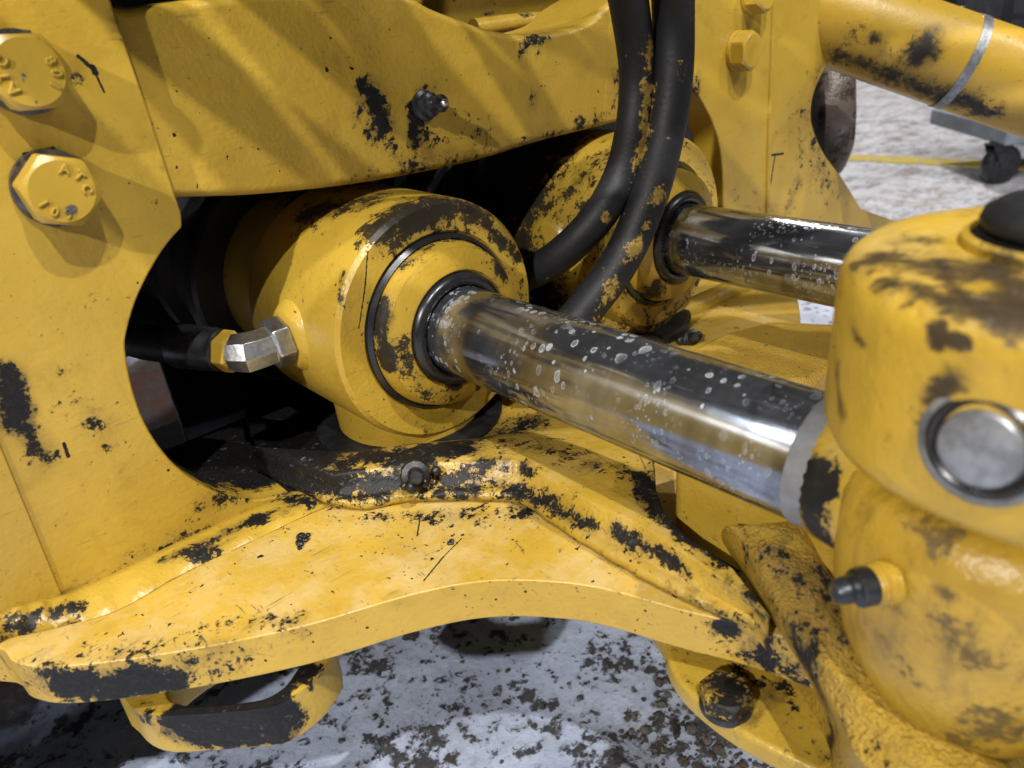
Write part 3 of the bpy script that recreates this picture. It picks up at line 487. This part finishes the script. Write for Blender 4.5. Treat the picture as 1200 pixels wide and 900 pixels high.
# tie down lugs
def ring_slab(outer, inner, z, th):
    mb = MB(); n = len(outer); h = Vector((0, 0, -th))
    mb.loft([outer, inner, [p + h for p in inner], [p + h for p in outer], outer], False, False)
    return mb
oc = cr([(0.0229, 0.4306, 0.2850), (0.0252, 0.4151, 0.2850), (0.0320, 0.4017, 0.2850), (0.0450, 0.3888, 0.2850), (0.0661, 0.3700, 0.2850), (0.0852, 0.3543, 0.2850), (0.1023, 0.3517, 0.2850), (0.1220, 0.3569, 0.2850), (0.1403, 0.3742, 0.2850), (.150, .44, .285), (.10, .455, .285), (.04, .455, .285), (.022, .445, .285)], 3, closed=True)
ic = cr([(0.0438, 0.4112, 0.2850), (0.0451, 0.4032, 0.2850), (0.0502, 0.3941, 0.2850), (0.0570, 0.3869, 0.2850), (0.0710, 0.3749, 0.2850), (0.0848, 0.3648, 0.2850), (0.0967, 0.3634, 0.2850), (0.1069, 0.3681, 0.2850), (0.1165, 0.3783, 0.2850), (.125, .42, .285), (.09, .432, .285), (.06, .432, .285), (.048, .425, .285)], 3, closed=True)
b = ring_slab(oc, ic, .285, .034); b.build('tie_down_lug', M['lug'], FR, bevel=.0025)
l2 = [Vector((.36, .24, .285)), Vector((.30, .245, .285))] + cr([(0.2840, 0.2128, 0.2850), (0.2720, 0.1986, 0.2850), (0.2651, 0.1836, 0.2850), (0.2617, 0.1620, 0.2850), (0.2619, 0.1378, 0.2850), (0.2680, 0.1020, 0.2850)], 4) + [Vector((.34, .07, .285)), Vector((.40, .12, .285))]
b = MB(); b.slab(l2, (0, 0, -.016)); b.build('tie_down_lug', M['lug'], FR, bevel=.004)

# ------------------------------------------------------------------ bolts
def hex_bolt(c, ax, af, h, washer_r, mat, wmat, parent, rot=0, marks=()):
    a = Vector(ax).normalized(); u = Vector((0, 0, 1)) if abs(a.z) < .9 else Vector((0, 1, 0)); e1 = a.cross(u).normalized(); e2 = e1.cross(a) * -1
    e2 = u - a * a.dot(u); e2.normalize(); e1 = e2.cross(a)
    n = 72; c = Vector(c); b = MB(); rings = []
    rc = af * .5 * .94
    def ring(fr, z):
        out = []
        for k in range(n):
            th = 2 * math.pi * k / n; ph = (th + rot) % (math.pi / 3) - math.pi / 6
            rh = af / 2 / math.cos(ph); r, zz = fr(rh, z); out.append(c + a * zz + (e1 * math.cos(th) + e2 * math.sin(th)) * r)
        return out
    rings.append(ring(lambda rh, z: (rh, z), 0))
    rings.append(ring(lambda rh, z: (rh, z - (rh - rc) * .62), h))
    rings.append(ring(lambda rh, z: (rc, z), h))
    rings.append(ring(lambda rh, z: (rc * .97, z + .0003), h))
    b.loft(rings)
    o = b.build('hex_bolt', mat, parent, sharp=22)
    w_ = MB(); w_.lathe([(washer_r * .55, .0005), (washer_r * .985, .0005), (washer_r, -.0004), (washer_r, -.0036), (washer_r * .55, -.0036)], c, a, 48, closed=True)
    wo = w_.build('washer', wmat, o); 
    if marks:
        vs = []; fs = []
        for chs, r, ang0, step, outw, sz in marks:
            for i, ch in enumerate(chs):
                fc = bpy.data.curves.new('letter', 'FONT'); fc.body = ch; fc.size = sz; fc.align_x = 'CENTER'; fc.align_y = 'CENTER'; fc.extrude = .0009; fc.bevel_depth = .00030; fc.resolution_u = 2
                fo = bpy.data.objects.new('letter', fc); COL.objects.link(fo); bpy.context.view_layer.update()
                me = bpy.data.meshes.new_from_object(fo.evaluated_get(bpy.context.evaluated_depsgraph_get()))
                th = R(ang0 + i * step); rr = th - math.pi / 2 if outw else th + math.pi / 2
                base = len(vs)
                for v in me.vertices:
                    x = v.co.x * math.cos(rr) - v.co.y * math.sin(rr) + r * math.cos(th); y = v.co.x * math.sin(rr) + v.co.y * math.cos(rr) + r * math.sin(th)
                    vs.append(c + a * (h + .0003 + v.co.z) + e1 * x + e2 * y)
                for p in me.polygons: fs.append([base + k for k in p.vertices])
                bpy.data.objects.remove(fo); bpy.data.curves.remove(fc); bpy.data.meshes.remove(me)
        mk = MB(); mk.add(vs, fs); mk.build('marking', mat, o, smooth=False)
    return o
B2 = Vector((0.0906, 0.4750, 0.5840)); B1 = Vector((0.0943, 0.4750, 0.6416))
W = Vector((0, -.004, 0))
hex_bolt(B2 + W, (0, -1, 0), .0345, .0155, .0205, M['bolt'], M['washer'], FR, .30, [('ATC', .0116, 68, -36, True, .0068), ('109', .0116, 200, 33, False, .0068)])
hex_bolt(B1 + W, (0, -1, 0), .0345, .0155, .0205, M['bolt'], M['washer'], FR, .05, [('801', .0116, 22, -30, True, .0068), ('ATC', .0116, 215, -33, True, .0068)])
for q in ((0.7498, 0.4750, 0.5893), (0.7718, 0.4750, 0.6421)):
    hex_bolt(Vector(q) + W, (0, -1, 0), .0345, .0155, .0200, M['bolt'], M['bolt'], FR, .5)
hex_bolt((0.2718, 0.1599, 0.2870), (0, 0, 1), .0270, .010, .0150, M['lugbolt'], M['darksteel'], FR, .2)
# grease fitting on the cross beam
G = Vector((0.3477, 0.4830, 0.5904))
b = MB(); b.lathe([(.011, 0), (.011, .003), (.0085, .004), (.0085, .010), (.006, .011), (.005, .016), (.0062, .018), (.0062, .021), (.0035, .0225), (.0035, .0235)], G, (.1, -1, .1), 24); gf = b.build('grease_fitting', M['darksteel'], FR)
b = MB(); b.sphere(G + Vector((.0018, -.0235, .0022)), .0030, 14, 8); b.build('fitting_tip', M['steel'], gf)
# little greasy plug on the doubler edge, and its pair on the far side
for q, s in (((0.2332, 0.3905, 0.3620), 1.0), ((0.5718, 0.4005, 0.3450), .8)):
    b = MB(); q = Vector(q); b.lathe([(.011 * s, -.004), (.010 * s, .006), (.006 * s, .007), (.0055 * s, .015 * s + .002), (.004 * s, .018 * s + .002)], q, (-.45, -.75, .45), 12)
    for i in range(9): b.sphere(q + Vector((random.uniform(-.012, .012), random.uniform(-.010, .010), random.uniform(-.004, .002))), random.uniform(.003, .006), 8, 5)
    b.build('grease_fitting', M['black'], FR)
# blobs of dried mud and grease on the tongue
b = MB()
for q, s in (((0.1516, 0.4144, 0.3410), .0042), ((0.1550, 0.4133, 0.3410), .003), ((0.2171, 0.3344, 0.3410), .0022), ((0.1472, 0.4085, 0.3410), .002)):
    for i in range(4): b.sphere(Vector(q) + Vector((random.uniform(-s, s), random.uniform(-s, s), 0)), (s * random.uniform(.5, .9), s * random.uniform(.5, .9), s * .5), 8, 5)
struct(b.build('dirt_clumps', M['black'], FR, smooth=False), 'stuff')

# ================================================================== STEERING CYLINDERS
AZ = .444
def cylinder(ax, label):
    Cc = thing('steering_cylinder', label, 'hydraulic cylinder', (ax, .60, AZ), 'steering cylinders')
    c = (ax, 0, AZ); yd = (0, 1, 0)
    b = MB(); b.lathe([(.0655, .462), (.0665, .433), (.069, .4305), (.0875, .4305), (.0905, .4335), (.0915, .439), (.0925, .56), (.090, .566), (.080, .568), (.080, .60), (.0795, .66)], c, yd, 96)
    # trunnion boss below and port boss on the near side
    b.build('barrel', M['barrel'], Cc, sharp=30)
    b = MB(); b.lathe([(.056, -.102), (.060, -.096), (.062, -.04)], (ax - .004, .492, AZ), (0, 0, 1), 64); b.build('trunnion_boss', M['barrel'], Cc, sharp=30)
    b = MB(); b.lathe([(.070, 0), (.078, .001), (.079, .010), (.074, .0125)], (ax - .004, .492, .338), (0, 0, 1), 64); b.build('pivot_pad', M['black'], Cc)
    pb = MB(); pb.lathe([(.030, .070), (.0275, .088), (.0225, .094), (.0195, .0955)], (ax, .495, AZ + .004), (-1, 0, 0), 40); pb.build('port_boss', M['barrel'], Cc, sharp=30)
    b = MB(); b.lathe([(.103, .640), (.106, .644), (.106, .662), (.100, .668), (.092, .672), (.092, .73), (.104, .735), (.104, .76), (.09, .765), (.09, .96)], c, yd, 64); b.build('rear_flange', M['black'], Cc, sharp=30)
    b = MB(); b.lathe([(.0375, .44), (.0420, .4125), (.0440, .4105), (.0560, .4135), (.0590, .4155), (.0600, .4195), (.0612, .4215), (.0625, .4265), (.0625, .46)], c, yd, 96); b.build('gland', M['gland'], Cc, sharp=25)
    b = MB(); b.lathe([(.0615, .450), (.0615, .4300), (.0640, .4275), (.0668, .4300), (.0672, .450)], c, yd, 96); b.build('retaining_ring', M['seal'], Cc, sharp=40)
    b = MB(); b.lathe([(.0318, .44), (.0330, .4085), (.0350, .4060), (.0385, .4062), (.0415, .4085), (.0425, .4130), (.0425, .44)], c, yd, 72); b.build('wiper_seal', M['seal'], Cc, sharp=60)
    b = MB(); b.lathe([(.0325, .128), (.0325, .60)], c, yd, 96); b.build('rod', M['chrome'], Cc, sharp=60)
    # welded rod end: grey band, scalloped weld, neck and eye
    b = MB(); b.lathe([(.0326, .1385), (.0330, .138), (.0330, .125), (.0326, .1245)], c, yd, 72); b.build('rod_band', M['band'], Cc)
    b = MB(); n = 96; rr = []
    for r, y in ((.0326, .1290), (.0340, .1275), (.0350, .1250), (.0356, .121), (.0366, .114), (.0385, .106), (.042, .098)):
        ring = []
        for k in range(n):
            th = 2 * math.pi * k / n; sc2 = .0006 * math.sin(th * 34) if y > .1245 else 0
            ring.append(Vector((ax + r * math.cos(th), y + sc2, AZ + r * math.sin(th))))
        rr.append(ring)
    b.loft(rr); b.build('rod_neck', M['neck'], Cc)
    b = MB(); b.lathe([(.004, -.108), (.022, -.104), (.036, -.094), (.047, -.078), (.055, -.058), (.0605, -.034), (.0630, -.010), (.0632, .004), (.0622, .014), (.0590, .0215), (.0530, .0270), (.0440, .0290), (.0440, .060), (.02, .060)], (ax, .058, AZ), (0, 0, 1), 72); eye = b.build('rod_eye', M['eye'], Cc, sharp=60)
    return Cc, eye
cyl1, eye1 = cylinder(.303, 'near steering cylinder whose long water-spotted chrome rod crosses the middle of the picture')
cyl2, eye2 = cylinder(.571, 'far steering cylinder with its rod running behind the two black hoses')
# grease nipple on the near rod eye
N0 = Vector((0.2395, 0.0791, 0.4437)); nd = Vector((-.80, .50, .02)).normalized()
b = MB(); b.lathe([(.0090, -.004), (.0088, .0005), (.0078, .0010), (.0083, .0019), (.0074, .0027), (.0080, .0036), (.0072, .0045)], N0, nd, 24); ba = b.build('nipple_boss', M['eye'], eye1)
b = MB(); b.lathe([(.0074, .0042), (.0074, .0098), (.0066, .0104), (.0046, .0108), (.0043, .0128), (.0052, .0142), (.0050, .0168), (.0036, .0190), (.0012, .0196)], N0, nd, 6 * 4, up=(0, 0, 1)); b.build('grease_nipple', M['darksteel'], eye1, sharp=30)

# ================================================================== FRONT HITCH
HT = thing('pin_bracket', 'blurred yellow rounded pin bracket nearest at right, with round grey steel plug and black cap', 'bracket', (.303, .0, .25))
b = MB(); C0 = Vector((.303, .055, 0)); rad = .0755; pl = []
for k in range(33):
    th = math.pi * k / 32; pl.append(Vector((C0.x + rad * math.cos(th), C0.y + rad * math.sin(th), 0)))
pl += [Vector((C0.x - rad, -.10, 0)), Vector((C0.x + rad, -.10, 0))]
rs = []
for z, ins in ((.484, .026), (.4845, .014), (.4858, .0065), (.4885, .0022), (.4925, .0004), (.498, 0), (.547, 0), (.5515, .0006), (.5555, .0022), (.5588, .0052), (.5605, .0095), (.561, .015)):
    rs.append([Vector((C0.x + (p.x - C0.x) * (1 - ins / rad), (p.y - (C0.y - .02)) * (1 - ins / rad) + C0.y - .02, z)) for p in pl])
b.loft(rs); b.build('upper_ear', M['ear'], HT, sharp=60)
PC = Vector((.2275, .0535, .520))
b = MB(); b.lathe([(.0195, -.02), (.0195, -.003), (.0188, .0006), (.0170, .0012), (.0155, .0004), (.0140, -.002)], PC, (-1, .05, .10), 48); b.build('plug_boss', M['ringsteel'], HT)
b = MB(); b.lathe([(.0165, -.004), (.0165, .0010), (.0150, .0018), (.0132, .0010), (.0120, -.001)], PC, (-1, .05, .10), 48); b.build('plug_seal', M['seal'], HT)
b = MB(); b.lathe([(.0127, -.003), (.0125, .0020), (.0116, .0032), (.008, .0038), (.003, .0040)], PC, (-1, .05, .10), 48); b.build('plug', M['oldsteel'], HT)
b = MB(); b.lathe([(.033, -.002), (.033, .003), (.031, .0045), (.030, .002), (.02, .0015)], (.306, .06, .561), (0, 0, 1), 48); b.build('cap_collar', M['ear'], HT)
b = MB(); b.lathe([(.0312, -.001), (.0312, .0026), (.0285, .0032), (.0285, .0038), (.025, .0045), (.0245, .005), (.0275, .006), (.0285, .0085), (.0275, .012), (.023, .0150), (.014, .0165), (.004, .017)], (.306, .06, .561), (0, 0, 1), 48); b.build('rubber_cap', M['cap'], HT, sharp=60)
# lower cast arm curling round the rod eye
lines_ = [
    [(0.3716, 0.2624, 0.3000), (0.3679, 0.2344, 0.3000), (0.3542, 0.2046, 0.3000), (0.3255, 0.1634, 0.3000), (0.3035, 0.1286, 0.3000), (0.2855, 0.1057, 0.3000), (0.2671, 0.0873, 0.3000), (.228, .0, .30), (.225, -.08, .30)],
    [(0.3125, 0.1955, 0.3660), (0.3019, 0.1774, 0.3660), (0.2856, 0.1535, 0.3640), (0.2723, 0.1308, 0.3600), (0.2590, 0.1059, 0.3560), (0.2460, 0.0857, 0.3530), (0.2352, 0.0683, 0.3500), (.236, .0, .352), (.235, -.08, .352)],
    [(0.3002, 0.1849, 0.3840), (0.2970, 0.1709, 0.3820), (0.2808, 0.1471, 0.3780), (0.2651, 0.1212, 0.3730), (0.2553, 0.0935, 0.3680), (0.2480, 0.0709, 0.3640), (0.2471, 0.0484, 0.3620), (.242, .0, .362), (.242, -.08, .362)],
    [(0.3023, 0.1694, 0.3900), (0.3026, 0.1593, 0.3870), (0.2932, 0.1379, 0.3820), (0.2806, 0.1163, 0.3760), (0.2711, 0.0911, 0.3700), (0.2626, 0.0681, 0.3660), (0.2606, 0.0433, 0.3640), (.252, .0, .364), (.252, -.08, .364)],
    [(0.3051, 0.1486, 0.3900), (0.3102, 0.1413, 0.3840), (0.3086, 0.1271, 0.3760), (0.2987, 0.1106, 0.3680), (0.2830, 0.0875, 0.3610), (0.2755, 0.0640, 0.3560), (0.2747, 0.0373, 0.3540), (.262, .0, .354), (.262, -.08, .354)],
    [(.335, .150, .385), (.33, .14, .372), (.315, .12, .35), (.305, .10, .335), (.295, .09, .32), (.29, .07, .315), (.285, .04, .315), (.29, .0, .315), (.29, -.08, .315)]]
lines_ = [cr(l, 6) for l in lines_]
b = MB(); rings = []
for k in range(len(lines_[0])):
    c = [l[k] for l in lines_]
    rings.append([Vector((c[0].x, c[0].y, .24))] + c + [Vector((c[5].x, c[5].y, .24))])
b.loft(rings)
b.slab([(.400, .300, .33), (.372, .262, .33), (.33, .17, .33), (.30, .10, .32), (.30, -.06, .32), (.42, -.06, .32), (.46, .10, .33), (.46, .30, .33)], (0, 0, -.07))
b.build('lower_arm', M['cast'], HT, remesh=.0022, relax=5)
b = MB(); wa, wd = Vector((0.3153, 0.2285, 0.3580)), Vector((0.3080, 0.1219, 0.3850)); wt = (wd - wa); wt.z = 0; wn_ = Vector((wt.y, -wt.x, 0)).normalized() * .020
wq = [Vector((p.x, p.y, .30)) for p in (wa, wa + wt * .35, wa + wt, wa + wt + Vector((.05, .0, 0)), wa + Vector((.06, -.01, 0)), wa + Vector((.014, .008, 0)))]
b = MB(); b.slab(wq, (0, 0, .108))
b.v = [v + (Vector((.016, .012, 0)) if v.z > .40 else Vector((0, 0, 0))) for v in b.v]; b.build('arm_web', M['cross'], HT, bevel=.006, seg=3)
b = MB(); b.slab([(0.4830, 0.3716, 0.3600), (0.5763, 0.3635, 0.3600), (0.6266, 0.3442, 0.3600), (0.6546, 0.2902, 0.3600), (0.5924, 0.2409, 0.3600), (0.5165, 0.2609, 0.3600)], (0, 0, -.06)); b.build('far_arm', M['cast'], HT, bevel=.008, seg=3)

# ================================================================== HOSES
def hose(label, path, r, parts=False):
    o = MB(); o.tube(cr(path, 8), r, 28)
    h = o.build('hydraulic_hose', M['rubber']); tag(h, label, 'hose', 'black hydraulic hoses at the cylinders'); return h
hose('inner of the two black hoses, curving left behind the near cylinder head',
     [(.06, .468, .80), (.12, .455, .84), (.22, .38, .86), (.34, .30, .85), (.425, .31, .78), (0.4007, 0.3500, 0.6993), (0.4416, 0.3700, 0.6684), (0.4708, 0.3850, 0.6308), (0.4822, 0.3900, 0.5950), (0.4764, 0.3900, 0.5587), (0.4671, 0.3950, 0.5242), (0.4429, 0.4000, 0.4950), (0.4222, 0.4250, 0.4648), (0.4131, 0.4700, 0.4381), (0.4083, 0.5200, 0.4158), (0.4208, 0.6000, 0.3906)], .0140)
hose('outer thicker black hose with worn yellow paint, dropping behind the near chrome rod',
     [(.10, .468, .88), (.16, .44, .90), (.27, .35, .92), (.40, .27, .90), (.475, .28, .83), (0.4239, 0.3300, 0.7097), (0.4744, 0.3550, 0.6761), (0.4991, 0.3700, 0.6337), (0.4988, 0.3700, 0.5931), (0.4888, 0.3700, 0.5513), (0.4761, 0.3750, 0.5076), (0.4495, 0.3800, 0.4649), (0.4179, 0.3850, 0.4374), (0.3821, 0.3950, 0.4104), (.375, .43, .395), (.39, .52, .39)], .0155)
for k, (x0, zz, r0) in enumerate(((.075, .86, .0135), (.165, .88, .0200), (.225, .87, .0120), (.300, .90, .0200), (.385, .88, .0130))):  # unseen hoses added overhead to cast shadow bands on the cross beam
    q = .483 - (zz - .65) / 1.83
    hose(('unseen thin shadow-casting hose over the cross beam, next to the near side plate', 'unseen thick shadow-casting hose over the cross beam, second from the near side plate', 'unseen thinnest shadow-casting hose over the middle of the cross beam', 'unseen thick shadow-casting hose over the cross beam, second from the hanging hoses', 'unseen thin shadow-casting hose over the cross beam, next to the two hanging hoses')[k], [(x0 - .12, .47, zz - .02), (x0 - .09, .455, zz), (x0, q, zz), (x0 + .13, q - .12, zz - .004), (x0 + .30, q - .27, zz - .008), (x0 + .38, q - .40, zz - .02)], r0)
# third hose with a zinc elbow screwed into the near barrel
EH = thing('elbow_hose', 'short black hose with shiny zinc elbow fitting screwed into the near barrel', 'hose', (.17, .52, .45))
P0 = Vector((.2080, .495, .448)); d1 = Vector((-1, 0, -.03)).normalized()
E0 = Vector((0.1778, 0.4970, 0.4472)); d1 = (E0 - P0).normalized()
b = MB(); b.lathe([(.0140, -.012), (.0172, .000), (.0188, .0012), (.0188, .0120), (.0172, .0134), (.0125, .0140)], P0, d1, 6, up=(.2, .3, 1)); b.build('port_nut', M['steel'], EH, bevel=.0012, smooth=True, sharp=20)
H1 = Vector((0.1251, 0.5850, 0.4536)); d2 = (H1 - E0).normalized()
b = MB(); b.tube([P0 + d1 * .012, E0 - d1 * .007, E0 - d1 * .001 + d2 * .001, E0 + d2 * .006, E0 + d2 * .013], [.0148, .0148, .0154, .0146, .0130], 8); b.build('elbow_body', M['steel'], EH, bevel=.0012, sharp=24)
b = MB(); b.lathe([(.0120, .009), (.0135, .0095), (.0155, .011), (.0155, .020), (.0135, .022)], E0, d2, 6, up=(.3, .2, 1)); b.build('swivel_nut', M['bolt'], EH, bevel=.001, sharp=20)
b = MB(); b.lathe([(.0140, .021), (.0155, .022), (.0150, .026), (.0160, .028), (.0155, .034), (.0165, .036), (.0165, .058), (.0150, .060)], E0, d2, 32); b.build('ferrule', M['darksteel'], EH)
b = MB(); b.tube(cr([E0 + d2 * .055, E0 + d2 * .085, E0 + d2 * .12 + Vector((0, .01, 0)), H1 + Vector((-.06, .08, .0)), H1 + Vector((-.12, .2, .02))], 6), .0138, 24); b.build('hose_body', M['rubber'], EH)

# ================================================================== YELLOW TUBE, upper right
TA = Vector((.965, .50, .612)); TB = Vector((1.098, .301, .515)); td = (TB - TA).normalized()
TU = thing('lift_tube', 'thick yellow tube sloping away at upper right, with a grey metal band clamp', 'tube', TA)
b = MB(); b.lathe([(.052, -.03), (.0535, 0), (.0535, .9), (.05, .902)], TA, td, 64); b.build('tube_body', M['tubep'], TU)
b = MB(); kc = Vector((1.0362, 0.3413, 0.5637)); kd = (kc - TA).dot(td)
b.lathe([(.0537, kd - .0055), (.0546, kd - .0055), (.0546, kd + .0055), (.0537, kd + .0055)], TA, td, 64, closed=True); cl = b.build('band_clamp', M['oldsteel'], TU)
b = MB(); top = TA + td * kd + Vector((0, .012, .055)); b.box(top, (.012, .016, .012)); b.build('clamp_screw', M['steel'], cl, bevel=.001)

# ================================================================== BACKGROUND THINGS
DC = thing('worn_disc', 'dark stained round-edged disc seen behind the far yellow side plate', 'disc', (1.13, .62, .50))
b = MB(); cdx = Vector((1.1935, 0.6000, 0.4661)); b.lathe([(.02, -.03), (.062, -.03), (.075, -.025), (.080, -.012), (.080, .012), (.074, .024), (.02, .03)], cdx, (.75, -.62, .1), 40)
b.v = [v + Vector((0, 0, .45 * (v.z - cdx.z))) + (v - cdx) * .10 * mn.noise(v * 26) for v in b.v]
b.build('disc_body', coat('stained_disc', rgb(.13, .10, .09), rgb(.05, .04, .038), rgb(.02, .016, .015), edge=0, speck=0, base=.40, cscale=22, grime_shade=0, bump=1.0), DC)

CS = Vector((2.8280, 0.7954, 0.0000)); HW = .052
TRL = thing('trolley', 'small grey shop trolley on a black swivel caster beyond the yellow floor line', 'trolley', (CS.x, CS.y, 0))
b = MB(); wc = CS + Vector((0, 0, .0625)); wax = Vector((.62, .78, 0)).normalized()
b.lathe([(.03, -.018), (.055, -.018), (.0615, -.010), (.0625, 0), (.0615, .010), (.055, .018), (.03, .018)], wc, wax, 36); wh = b.build('caster_wheel', M['seal'], TRL)
b = MB(); b.lathe([(.006, -.024), (.026, -.0195), (.03, -.016), (.03, .016), (.026, .0195), (.006, .024)], wc, wax, 24); b.build('wheel_hub', M['darksteel'], wh)
b = MB()
for s in (-1, 1):
    e = wax * (.026 * s); sd = Vector((-wax.y, wax.x, 0))
    b.slab([wc + e - sd * .014 + Vector((0, 0, -.014)), wc + e + sd * .016 + Vector((0, 0, -.010)), wc + e + sd * .05 + Vector((0, 0, .066)), wc + e - sd * .012 + Vector((0, 0, .066))], wax * .004)
b.box(wc + Vector((0, 0, .0665)) + Vector((-wax.y, wax.x, 0)) * .02, (.06, .06, .0045)); b.build('caster_fork', M['darksteel'], TRL, bevel=.001)
# deck runs off to the right
dr = Vector((.72, -.69, 0)).normalized(); dn = Vector((.69, .72, 0)).normalized(); z0 = .130
q0 = CS - dr * .035 - dn * .06
b = MB(); b.slab([q0 + Vector((0, 0, z0)), q0 + dr * .9 + Vector((0, 0, z0)), q0 + dr * .9 + dn * .5 + Vector((0, 0, z0)), q0 + dn * .5 + Vector((0, 0, z0))], (0, 0, .055)); b.build('deck', plain('grey_trolley_paint', (.16, .19, .23), .4, 0, 20, .25, .1), TRL, bevel=.008)
b = MB(); b.slab([q0 + dr * .06 - dn * .012 + Vector((0, 0, z0 + .02)), q0 + dr * .9 - dn * .012 + Vector((0, 0, z0 + .02)), q0 + dr * .9 - dn * .001 + Vector((0, 0, z0 + .02)), q0 + dr * .06 - dn * .001 + Vector((0, 0, z0 + .02))], (0, 0, .014)); b.build('deck_rail', M['seal'], TRL)

K0 = Vector((6.2632, 1.9485, 0.0000)); kr = Vector((.72, -.69, 0)).normalized(); kn = Vector((.69, .72, 0)).normalized()
CB = thing('tool_cabinet', 'dark blurred tool cabinet with shallow drawers standing far behind the tube', 'cabinet', K0 + kn * .3)
b = MB(); b.slab([K0 + Vector((0, 0, .05)), K0 + kr * 1.4 + Vector((0, 0, .05)), K0 + kr * 1.4 + kn * .6 + Vector((0, 0, .05)), K0 + kn * .6 + Vector((0, 0, .05))], (0, 0, 1.3)); b.build('cabinet_body', plain('dark_cabinet_paint', (.03, .03, .036), .4, 0, 9, .4, .05), CB, bevel=.01)
for i in range(5):
    a0 = K0 + kr * .08 - kn * .012 + Vector((0, 0, .10 + .22 * i))
    b = MB(); b.slab([a0, a0 + kr * 1.24, a0 + kr * 1.24 + kn * .011, a0 + kn * .011], (0, 0, .19)); d_ = b.build('drawer', plain('drawer_paint', (.05, .05, .06), .35, 0, 9, .3, .05), CB, bevel=.004)
    b = MB(); b.tube([a0 + kr * .15 - kn * .03 + Vector((0, 0, .16)), a0 + kr * 1.1 - kn * .03 + Vector((0, 0, .16))], .009, 10)
    for s in (.15, 1.1): b.tube([a0 + kr * s - kn * .03 + Vector((0, 0, .16)), a0 + kr * s + Vector((0, 0, .16))], .008, 8)
    b.build('handle', M['oldsteel'], d_)
for s in (.06, 1.34):
    b = MB(); p = K0 + kr * s + kn * .1; b.slab([p, p + kr * .05, p + kr * .05 + kn * .4, p + kn * .4], (0, 0, .049)); b.build('foot', M['seal'], CB)

# loose grit on the floor
b = MB(); gc = [Vector((0.4334, 0.3011, 0.0000)), Vector((0.4542, 0.2379, 0.0000)), Vector((0.4344, 0.2720, 0.0000)), Vector((0.3525, 0.4646, 0.0000)), Vector((0.2253, 0.4774, 0.0000))]
for i in range(520):
    c = (random.choice(gc[:3]) + Vector((random.gauss(0, .03), random.gauss(0, .03), 0))) if i < 240 else (random.choice(gc) + Vector((random.gauss(0, .16), random.gauss(0, .16), 0))); r = (1 if i < 240 else .6) * random.choice((.0012, .0015, .002, .003, .004)) * random.uniform(.7, 1.3)
    n0 = len(b.v); b.sphere((c.x, c.y, r * .45), (r * random.uniform(.8, 1.3), r * random.uniform(.8, 1.3), r * .65), 6, 4)
    for k in range(n0, len(b.v)): b.v[k] = b.v[k] + Vector((random.uniform(-.2, .2), random.uniform(-.2, .2), random.uniform(-.15, .15))) * r
struct(b.build('floor_grit', plain('grit_stone', (.09, .075, .065), .8, 0, 55, .9, .5), None, smooth=False), 'stuff')
for o in bpy.data.objects:
    if '_o' in o: del o['_o']
